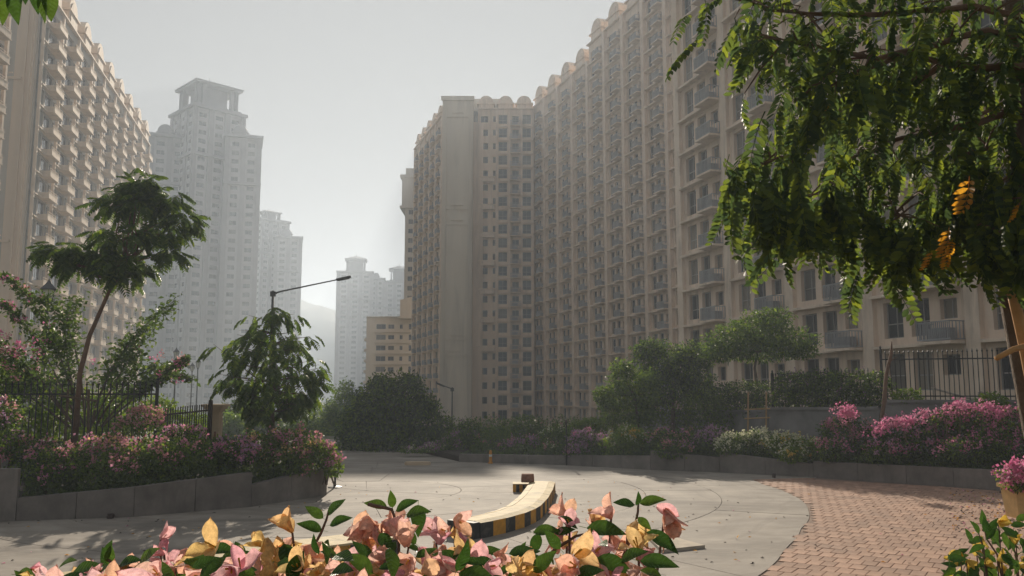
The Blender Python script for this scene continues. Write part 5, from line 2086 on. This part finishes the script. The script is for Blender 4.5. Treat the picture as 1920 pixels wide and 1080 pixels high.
# arching pink sprays over the last one
root = thing('bougainvillea_spray', 'bright pink flowering canes arching above the right planter', 'flowering canes', at(1800, 830, 26))
st, FP = MB(), []
for path in ([(1780, 840), (1770, 770), (1800, 758), (1860, 768)], [(1800, 840), (1800, 770), (1850, 762), (1925, 778)], [(1820, 840), (1840, 780), (1890, 775), (1960, 790)], [(1760, 830), (1740, 770), (1720, 782), (1690, 795)], [(1700, 830), (1690, 790), (1670, 790), (1640, 812)],
             [(1600, 830), (1590, 785), (1585, 772), (1580, 768)], [(1850, 850), (1870, 825), (1900, 822), (1950, 830)]):
    c = [at(x, y, 25.6) for x, y in path]
    pts = [c[0].lerp(c[1], t / 4) for t in range(4)] + [c[1].lerp(c[2], t / 4) for t in range(4)] + [c[2].lerp(c[3], t / 5) for t in range(6)]
    st = MB()
    st.tube(pts, [.02 - .016 * i / 13 for i in range(14)], 5)
    st.build('stem', M['bark'], root)
    for i in range(46):
        k = random.randint(5, 13)
        FP.append(pts[k] + Vector((random.gauss(0, .14), random.gauss(0, .14), random.gauss(0, .07))))
FPn = np.array([tuple(p) for p in FP])
link('blossom', blossom_mesh('blossom', FPn, rand_dirs(len(FP)), 9, .09, .07, [M['magenta'], M['pink']], [.6, .4]), root)

# low leafy ground cover that hides the soil along the planter walls
def ground_cover(line, zs, depth, n):
    P = []
    for _ in range(n):
        k = random.randrange(len(line) - 1)
        t = random.random()
        a, b = Vector((*line[k], 0)), Vector((*line[k + 1], 0))
        q = a.lerp(b, t)
        nv = Vector((-(b - a).y, (b - a).x, 0)).normalized()
        q += nv * (.2 + depth * random.random() ** 1.3)
        z = zs[k][0] + (zs[k][1] - zs[k][0]) * t
        P.append((q.x, q.y, z - .08 + .26 * random.random() * (1 + .6 * math.sin(q.x * 4.1))))
    D = rand_dirs(n) + np.array([0, -.2, .4])
    V, F = leaf_arrays(np.array(P), D, rand_dirs(n) + np.array([0, 0, .6]), .11 * (.6 + .7 * rng.random(n)), .065 * (.6 + .7 * rng.random(n)))
    link('ground_cover', np_mesh('ground_cover', V, F, [M['leaf_dark'], M['leaf']], np.repeat(rng.choice(2, n, p=[.7, .3]), 2)), kind='stuff')


ground_cover(LP[1:], [(0.45, 0.61), (0.61, 0.78), (0.47, 0.71)], 2.2, 7000)
ground_cover(RP, [(.30, .34), (.36, .48), (.60, .50), (.60, .42), (.46, .50), (.48, .54), (.54, .56)], 1.6, 11000)

# hedges on the terrace
def hedge(label, a, b, z0, z1, th, n, leaf, nf, fl):
    a, b = Vector((*a, 0)), Vector((*b, 0))
    k = max(2, int((b - a).length / .6))
    cl_ = []
    for i in range(k + 1):
        p = a.lerp(b, i / k)
        for zz in (0.3, 0.7):
            cl_.append((p.x + random.gauss(0, .05), p.y + random.gauss(0, .05), z0 + (z1 - z0) * zz, .5, th, (z1 - z0) * .34 * random.uniform(.9, 1.12)))
    return bush(label, cl_, n, nf, leaf, fl, zbase=z0, cat='hedge', name='hedge', leaf_len=.11, stems=10, bsize=.06, k=8)


hedge('clipped dark hedge dotted with pale flowers on the terrace wall', (12.75, 30.2), (10.7, 33.7), 2.12, 3.42, .4, 8000, 'leaf_dark', 60, (('purple', .6), ('white', .4)))
hedge('lower dark hedge running on behind the umbrella shaped tree', (10.3, 34.9), (8.6, 41.5), 1.7, 3.1, .45, 7000, 'leaf_dark', 30, (('white', 1),))
hedge('loose shrubbery hedge under the dark spreading tree', (9.0, 37.0), (4.6, 40.5), .6, 2.6, .6, 7000, 'leaf', 20, (('rose', .5), ('white', .5)))
hedge('low brown green hedge before the centre block', (4.2, 40.2), (-3.2, 41.5), .1, 1.5, .6, 6500, 'leaf', 24, (('rose', .7), ('purple', .3)))
bush('young bright shrub behind the purple bougainvillea', [B_(1110, 800, 38, .7, .6, .4), B_(1085, 805, 38, .5, .5, .35)], 1500, 0, 'leaf_bright', zbase=.5, cat='shrub', name='green_shrub', leaf_len=.13)
bush('weedy green plant at the foot of the right iron fence near the bare sapling', [B_(1700, 745, 29.6, .5, .3, .3)], 500, 0, 'leaf_bright', zbase=2.2, cat='plant', name='weed_clump', leaf_len=.11)
bush('weedy green plant at the right end of the terrace fence', [B_(1860, 752, 27.8, .5, .3, .25)], 450, 0, 'leaf_bright', zbase=2.2, cat='plant', name='weed_clump', leaf_len=.11)

# planter box with pink flowers at the right frame edge
Y = 19.0
c = at(1915, 912, Y)
root = thing('flower_pot', 'square yellow flower pot at the right edge spilling pink blossom', 'flower pot', (c.x, c.y, 0))
m = MB()
m.prism([(c.x - .30, c.y - .30), (c.x + .30, c.y - .30), (c.x + .30, c.y + .30), (c.x - .30, c.y + .30)], 0, .66)
v = m.v
for i in range(4):
    v[i] = (c.x + (v[i][0] - c.x) * .8, c.y + (v[i][1] - c.y) * .8, v[i][2])
m.build('pot', M['pot'], root)
m = MB()
for (x0, x1, y0, y1) in ((-.35, .35, -.35, -.27), (-.35, .35, .27, .35), (-.35, -.27, -.27, .27), (.27, .35, -.27, .27)):
    m.box(c.x + x0, c.x + x1, c.y + y0, c.y + y1, .62, .70)
m.build('rim', M['pot'], root)
bush('pink flowering plant growing in the square yellow pot', [(c.x - .1, c.y - .2, .86, .45, .35, .28), (c.x - .25, c.y - .38, .66, .16, .14, .14), (c.x + .15, c.y - .4, .42, .2, .15, .25)], 700, 60, 'leaf', (('magenta', .7), ('pink', .3)), zbase=.6, cat='plant', name='potted_plant', leaf_len=.09)


# ------------------------------------------------------------------ the flowers in front of the camera
def terrace_front():
    """The raised bed at the photographer's feet, below the frame."""
    m = MB()
    m.prism([(-4.5, -3.5), (4.5, -3.5), (4.5, .55), (-4.5, .55)], -.12, 1.08)
    m.build('viewing_terrace', M['concrete'], kind='structure')
    root = thing('planter_wall', 'raised planter box holding the front bougainvillea', 'wall', (0, 1.5, 0))
    for (x0, x1, y0, y1) in ((-4.5, 4.5, 4.2, 4.4), (-4.5, 4.5, .56, .7), (-4.5, -4.3, .7, 4.2), (4.3, 4.5, .7, 4.2)):
        m = MB()
        m.box(x0, x1, y0, y1, -.12, 1.35)
        m.build('panel', M['planter'], root)
    m = MB()
    m.box(-4.298, 4.298, .702, 4.198, -.1, 1.22)
    m.build('flower_bed', M['soil'], kind='structure')


terrace_front()


def bract_mesh(seed, mat):
    """One papery bract of unit length: heart shaped, cupped along the midrib, wavy rim, pointed tip."""
    r = random.Random(seed)
    nu, nv = 12, 8
    V, F = [], []
    cup, curl, wav = r.uniform(.25, .75), r.uniform(-.15, .6), r.uniform(.03, .075)
    ph = r.uniform(0, 6)
    wmax = r.uniform(.38, .48)
    for i in range(nu + 1):
        t = i / nu
        w = wmax * 1.32 * ((t + .015) ** .52) * (max(0, 1 - t ** 2.3) ** .72)
        if i == nu:
            w = .0015
        for j in range(nv + 1):
            s = -1 + 2 * j / nv
            x = t + .05 * (1 - abs(s)) - .05
            z = cup * w * s * s - curl * t * t * .6 + wav * math.sin(t * 7 + s * 4 + ph) * abs(s) - .025 * (1 - abs(s)) ** 4
            z += .012 * math.sin(s * 9 + t * 5 + ph)
            V.append((x, w * s * (1 - cup * .25 * abs(s)), z))
    for i in range(nu):
        for j in range(nv):
            a = i * (nv + 1) + j
            F += [(a, a + nv + 1, a + nv + 2), (a, a + nv + 2, a + 1)]
    me = np_mesh('bract', np.array(V), np.array(F), [mat])
    me.polygons.foreach_set('use_smooth', [True] * len(me.polygons))
    return me


def broad_leaf_mesh(seed, mat):
    """One pointed glossy leaf of unit length with a stalk and a sunken midrib."""
    r = random.Random(seed)
    nu, nv = 9, 4
    V, F = [], []
    curl, fold = r.uniform(.05, .45), r.uniform(.15, .45)
    ph = r.uniform(0, 6)
    for i in range(nu + 1):
        t = i / nu
        w = .235 * math.sin(math.pi * t ** .8) ** .9 * (1.1 - .25 * t) if 0 < i < nu else .004
        for j in range(nv + 1):
            s = -1 + 2 * j / nv
            z = fold * w * abs(s) - curl * t * t * .5 + .018 * math.sin(t * 8 + ph) * abs(s)
            V.append((t, w * s, z))
    for i in range(nu):
        for j in range(nv):
            a = i * (nv + 1) + j
            F += [(a, a + nv + 1, a + nv + 2), (a, a + nv + 2, a + 1)]
    k = len(V)
    V += [(-.2, .008, .05), (-.2, -.008, .05), (.02, -.008, 0), (.02, .008, 0)]
    F += [(k, k + 1, k + 2), (k, k + 2, k + 3)]
    me = np_mesh('leaf', np.array(V), np.array(F), [mat])
    me.polygons.foreach_set('use_smooth', [True] * len(me.polygons))
    return me


BR = {c: [bract_mesh(100 + 10 * i + s, M[c]) for s in range(5)] for i, c in enumerate(('salmon', 'tanbract', 'softpink', 'magenta', 'yellow'))}
LF = [broad_leaf_mesh(200 + s, M['leaf_gloss']) for s in range(6)]


def orient(p, d, nrm, size, wide=1.0):
    d = Vector(d).normalized()
    n = Vector(nrm)
    y = n.cross(d)
    if y.length < .05:
        y = d.orthogonal()
    y.normalize()
    z = d.cross(y)
    m = Matrix((d * size, y * size * wide, z * size)).transposed().to_4x4()
    m.translation = Vector(p)
    return m


def flower(root, p, size, col, face=None, n=3, openness=.8):
    """Three bracts round the little tube flowers; face is the way the flower looks."""
    f = Vector(face or (random.gauss(0, .5), -.6 + random.gauss(0, .4), random.gauss(.2, .5))).normalized()
    a = f.orthogonal().normalized()
    b = f.cross(a)
    ph = random.uniform(0, 6)
    for k in range(n):
        t = ph + 2 * math.pi * k / n + random.gauss(0, .18)
        side = a * math.cos(t) + b * math.sin(t)
        d = side * openness + f * (1.05 - openness * .5) + Vector((0, 0, -.15))
        link('bract', random.choice(BR[col]), root, orient(Vector(p) + side * size * .06, d, f - side * .6, size * random.uniform(.85, 1.12), random.uniform(.9, 1.15)))
    m = MB()
    for k in range(2):
        t = random.uniform(0, 6)
        side = a * math.cos(t) + b * math.sin(t)
        m.tube([Vector(p), Vector(p) + f * size * .3 + side * size * .08, Vector(p) + f * size * .48 + side * size * .12], [size * .02, size * .028, size * .035], 5)
    m.build('flower_tube', M['yellow'], root)


def front_bush():
    root = thing('bougainvillea_bush', 'salmon and pink bougainvillea with broad leaves filling the bottom front edge', 'bush', (0, 1.4, 1.22))
    # flower heads: pixel, depth, size in pixels, colour
    heads = [(302, 1012, 1.25, 44, 'softpink'), (308, 1040, 1.25, 36, 'softpink'), (352, 1030, 1.35, 52, 'salmon'), (378, 1040, 1.25, 50, 'salmon'), (484, 1040, 1.1, 78, 'tanbract'), (500, 1010, 1.15, 66, 'tanbract'),
             (548, 996, 1.2, 62, 'tanbract'), (585, 1030, 1.2, 48, 'salmon'), (612, 1052, 1.1, 60, 'tanbract'), (688, 968, 1.2, 72, 'salmon'), (716, 982, 1.2, 70, 'salmon'), (745, 985, 1.25, 48, 'salmon'),
             (852, 975, 1.3, 58, 'salmon'), (818, 1000, 1.25, 56, 'softpink'), (832, 1022, 1.2, 52, 'salmon'), (806, 1050, 1.0, 84, 'salmon'), (872, 1035, 1.1, 58, 'tanbract'), (936, 1046, 1.05, 76, 'salmon'),
             (1062, 966, 1.25, 52, 'salmon'), (1068, 988, 1.2, 44, 'softpink'), (1112, 978, 1.25, 48, 'salmon'), (1146, 972, 1.2, 58, 'salmon'), (1176, 1000, 1.15, 64, 'salmon'), (1248, 955, 1.15, 62, 'salmon'),
             (1076, 1042, 1.05, 72, 'tanbract'), (1020, 1062, 1.1, 56, 'salmon'), (1112, 1040, 1.1, 60, 'salmon'), (1198, 1035, 1.1, 58, 'salmon'), (1206, 1068, 1.0, 62, 'salmon'),
             (168, 1062, 1.2, 56, 'softpink'), (188, 1070, 1.2, 48, 'salmon'), (58, 1066, 1.25, 42, 'softpink'), (238, 1058, 1.2, 52, 'salmon'), (412, 1056, 1.15, 54, 'salmon'), (446, 1066, 1.1, 54, 'tanbract'),
             (655, 1064, 1.1, 60, 'salmon'), (722, 1050, 1.1, 58, 'salmon'), (560, 1070, 1.05, 60, 'tanbract'), (900, 1076, 1.0, 62, 'salmon'), (972, 1072, 1.0, 62, 'tanbract'), (1150, 1066, 1.05, 60, 'salmon'),
             (330, 1066, 1.15, 54, 'salmon'), (520, 1075, 1.1, 54, 'salmon'), (770, 1078, 1.0, 64, 'softpink'), (1040, 1080, 1.0, 60, 'salmon'), (860, 1000, 1.25, 44, 'softpink'), (690, 1000, 1.2, 50, 'salmon')]
    tw = MB()
    for (px, py, Y, s, c) in heads:
        p = at(px, py, Y)
        size = s / FOC * Y
        size *= .74
        for q in range(3):
            c2 = c if random.random() < .75 else random.choice(('salmon', 'tanbract', 'softpink'))
            flower(root, p + Vector((random.gauss(0, .3), random.gauss(.1, .4), random.gauss(0, .25) - .28 * q)) * size * min(q, 1.5), size * (1.0 if q == 0 else random.uniform(.7, .9)), c2,
                   (random.gauss(0, .7), -.35 + random.gauss(0, .5), random.gauss(.0, .75)), 3, random.uniform(.22, .62))
        foot = Vector((p.x * .9 + random.uniform(-.05, .05), p.y + random.uniform(-.05, .25), 1.22))
        mid = p.lerp(foot, .35) + Vector((random.uniform(-.04, .04), .05, 0))
        tw.tube([foot, mid, p], [.006, .0035, .0016], 5)
    # single tips that stand up above the mass
    for (px, py, Y, s, c, d) in ((1062, 968, 1.25, 36, 'salmon', (.45, 0, 1)), (1246, 955, 1.15, 48, 'salmon', (.35, -.2, -.9)), (1232, 950, 1.15, 44, 'softpink', (.8, -.2, -.3)), (1254, 962, 1.16, 44, 'salmon', (-.1, -.2, -1))):
        link('bract', random.choice(BR[c]), root, orient(at(px, py, Y), d, (0, -1, .3), s / FOC * Y))
    # leaves: stalk pixel, depth, length in pixels, direction in the picture (right, up), tilt towards the eye
    leaves = [(606, 972, 1.2, 38, -.8, .55, .0), (612, 965, 1.2, 44, .65, .55, .0), (618, 985, 1.2, 42, .9, .35, .2), (604, 995, 1.2, 44, -.95, .35, .2),
              (736, 952, 1.2, 30, -.1, 1, .2), (742, 958, 1.2, 44, .95, .5, .2), (762, 965, 1.2, 50, 1, .3, .3), (726, 950, 1.22, 40, -1, .2, .2), (784, 950, 1.22, 52, .1, -1, .4),
              (1010, 1000, 1.2, 40, -.3, -.9, .3), (1000, 998, 1.2, 46, 1, .15, .3), (1040, 1000, 1.2, 36, .8, .2, .3), (1050, 968, 1.2, 36, .8, -.5, .3), (1100, 990, 1.15, 66, 1, -.05, .3), (1212, 998, 1.1, 64, .9, -.45, .3),
              (1200, 1052, 1.0, 64, 1, -.02, .5), (1190, 946, 1.15, 38, -1, .15, .2), (1194, 948, 1.15, 26, .1, 1, .2), (1200, 945, 1.15, 44, .95, .3, .2), (1196, 970, 1.15, 30, .7, -.6, .3), (900, 1034, 1.2, 40, 1, .05, .4),
              (860, 1074, .95, 70, 1, .08, .5), (660, 1030, 1.15, 52, 1, -.2, .4), (712, 1000, 1.15, 44, .6, -.6, .3), (742, 1015, 1.15, 48, -.5, -.6, .4), (1120, 1045, 1.05, 62, .9, -.3, .4), (1165, 1050, 1.05, 52, .8, .5, .4),
              (198, 1050, 1.2, 34, .25, 1, .1), (205, 1058, 1.2, 34, .1, .9, .1), (135, 1075, 1.15, 54, .9, .35, .3), (225, 1058, 1.2, 44, .9, .3, .3), (262, 1052, 1.2, 50, .8, .5, .3), (270, 1062, 1.15, 70, 1, -.2, .4),
              (345, 1052, 1.15, 56, 1, .2, .4), (392, 1030, 1.2, 50, 1, .05, .4), (440, 1022, 1.2, 34, .5, -.8, .3), (532, 1020, 1.15, 56, .5, -.85, .3), (520, 1055, 1.1, 42, 1, 0, .4), (30, 1078, 1.2, 46, .9, .1, .3),
              (430, 1075, 1.05, 56, .9, .25, .4), (620, 1075, 1.0, 60, .9, .3, .5), (700, 1075, 1.0, 60, -.6, .5, .5), (1000, 1072, 1.0, 56, .6, .6, .4), (930, 1060, 1.0, 50, -.9, .2, .4), (1080, 1075, 1.0, 50, .9, .2, .4),
              (780, 1020, 1.2, 40, -.5, .6, .3), (560, 1050, 1.15, 40, -.7, .5, .3), (480, 1078, 1.0, 46, -.9, .2, .4), (300, 1078, 1.1, 50, -.9, .3, .4), (820, 1040, 1.1, 40, .9, -.3, .3), (1240, 1078, 1.0, 44, -.9, .3, .4)]
    for (px, py, Y, s, dx, dz, tip) in leaves:
        p = at(px, py, Y)
        link('leaf', random.choice(LF), root, orient(p, (dx, -tip + random.gauss(0, .15), dz), (random.gauss(0, .3), -.7, .75), s / FOC * Y * 1.1, 1.05))
    # understorey that closes the mass below the frame edge
    for i in range(300):
        px, Y = (random.uniform(380, 1240) if i % 3 else random.uniform(60, 400)), random.uniform(.95, 1.5)
        p = at(px, random.triangular(1036 if 850 < px < 1045 else 1012, 1150, 1066) if 400 < px < 1215 else random.uniform(1062, 1150), Y)
        if random.random() < .45:
            link('leaf', random.choice(LF), root, orient(p, (random.gauss(0, 1), random.gauss(-.2, .5), random.gauss(.3, .5)), (random.gauss(0, .4), -.6, .8), random.uniform(.024, .042)))
        else:
            flower(root, p, random.uniform(.026, .038), random.choice(('salmon', 'salmon', 'tanbract', 'softpink')), n=3, openness=random.uniform(.25, .6))
    # visible twigs
    for path in ([(560, 1085), (580, 1040), (602, 1000), (612, 975), (616, 960)], [(690, 945), (735, 955), (745, 985), (770, 1005), (760, 1060)], [(1010, 1060), (1040, 1030), (1080, 1005), (1110, 998), (1150, 990)],
                 [(1160, 1080), (1170, 1040), (1190, 990), (1196, 960), (1197, 945)], [(200, 1045), (215, 1060), (260, 1068), (330, 1070)], [(880, 1090), (898, 1060), (903, 1035)]):
        pts = [at(x, y, 1.2) for x, y in path]
        tw.tube(pts, [.0028 - .0018 * i / len(pts) for i in range(len(pts))], 5)
    tw.build('twig', M['twig'], root, smooth=True)


front_bush()


def yellow_bush():
    root = thing('bougainvillea_bush', 'yellow bougainvillea with dark green leaves in the lower right corner', 'bush', (1.75, 3.3, 1.22))
    tw = MB()
    heads = [(1800, 1035), (1812, 1050), (1830, 1020), (1845, 1040), (1780, 1050), (1825, 1065), (1850, 1060), (1870, 1050), (1790, 1075), (1880, 1075), (1905, 1060), (1905, 1020), (1840, 1005), (1872, 980), (1915, 1045), (1770, 1080), (1860, 1085)]
    for (px, py) in heads:
        Y = random.uniform(3.0, 3.5)
        p = at(px, py, Y)
        flower(root, p, random.uniform(.035, .048), 'yellow', None, 3, random.uniform(.3, .7))
        tw.tube([Vector((p.x * .97, p.y + .1, 1.22)), p.lerp(Vector((p.x, p.y, 1.22)), .3) + Vector((.02, .03, 0)), p], [.006, .004, .002], 5)
    for i in range(150):
        px, py = random.uniform(1775, 1960), random.uniform(975, 1110)
        if py < 1000 - (px - 1840) * .25 or px < 1800 and py < 1030:
            continue
        Y = random.uniform(2.9, 3.6)
        link('leaf', random.choice(LF), root, orient(at(px, py, Y), (random.gauss(0, .7), random.gauss(-.1, .5), random.gauss(-.3, .6)), (random.gauss(0, .5), -.7, .7), random.uniform(.045, .065)))
    for (px, py, dx, dz) in ((1842, 985, .0, 1), (1855, 995, .5, .8), (1836, 1000, -.5, .8), (1822, 1015, -.5, .9), (1868, 985, .9, .4), (1895, 985, .9, .1), (1905, 975, .9, .4), (1880, 1000, .2, -.9)):
        link('leaf', random.choice(LF), root, orient(at(px, py, 3.1), (dx, -.2, dz), (0, -.8, .6), .055))
    for path in ([(1845, 990), (1850, 1010), (1870, 1040), (1880, 1090)], [(1865, 975), (1890, 1000), (1905, 1040), (1910, 1090)], [(1835, 1000), (1845, 1030), (1850, 1090)]):
        tw.tube([at(x, y, 3.2) for x, y in path], [.002, .003, .0035, .004][:len(path)], 5)
    tw.build('twig', M['twig'], root)


yellow_bush()

# leaves of a bough that hang in at the top left corner
root = thing('tree_bough', 'few green leaves of a bough hanging in at the top left corner', 'bough', at(30, -60, 3.0))
m = MB()
m.tube([at(-160, -120, 3.1), at(-40, -60, 3.0), at(60, -40, 3.0), at(120, -60, 3.0)], [.02, .014, .008, .004], 6)
m.build('branch', M['bark'], root)
for (px, py, s, dx, dz) in ((12, -20, 62, -.15, -1), (30, -22, 66, .12, -1), (0, -25, 50, -.4, -1), (66, -25, 46, .05, -1), (84, -30, 72, .05, -1), (90, -26, 62, .12, -1), (46, -40, 44, 0, -1), (-20, -20, 60, -.1, -1)):
    link('leaf', random.choice(LF), root, orient(at(px, py, 3.0), (dx, random.gauss(0, .15), dz), (random.gauss(0, .3), -.8, .2), s / FOC * 3.0 * 1.15, .95))

# fallen leaves on the paving
def litter():
    n = 800
    pts = []
    while len(pts) < n:
        if random.random() < .5:
            p = gp(random.uniform(1780, 1930), random.uniform(915, 1000))
        else:
            p = gp(random.uniform(0, 1900), random.uniform(890, 1060))
        if abs(p.x) < 15 and 11 < p.y < 27:
            pts.append((p.x, p.y, .006 + random.random() * .01))
    P = np.array(pts)
    D = rand_dirs(n) * np.array([1, 1, .15])
    V, F = leaf_arrays(P, D, np.tile([0, 0, 1.0], (n, 1)) + rng.normal(size=(n, 3)) * .2, .05 + .04 * rng.random(n), .03 + .02 * rng.random(n))
    link('fallen_leaves', np_mesh('fallen_leaves', V, F, [M['leaf_dry'], M['soil'], M['pink']], np.repeat(rng.choice(3, n, p=[.3, .6, .1]), 2)), kind='stuff')


litter()

# ------------------------------------------------------------------ haze in the air
m = bpy.data.materials.new('haze')
m.use_nodes = True
t = m.node_tree
t.nodes.clear()
out = t.nodes.new('ShaderNodeOutputMaterial')
pv = t.nodes.new('ShaderNodeVolumePrincipled')
pv.inputs['Color'].default_value = HAZE_COLOR
pv.inputs['Density'].default_value = HAZE_DENSITY
pv.inputs['Anisotropy'].default_value = HAZE_ANISO
t.links.new(pv.outputs[0], out.inputs['Volume'])
mb = MB()
mb.box(-2600, 2600, -500, 2600, -9, 131)
mb.build('haze', m, kind='stuff')
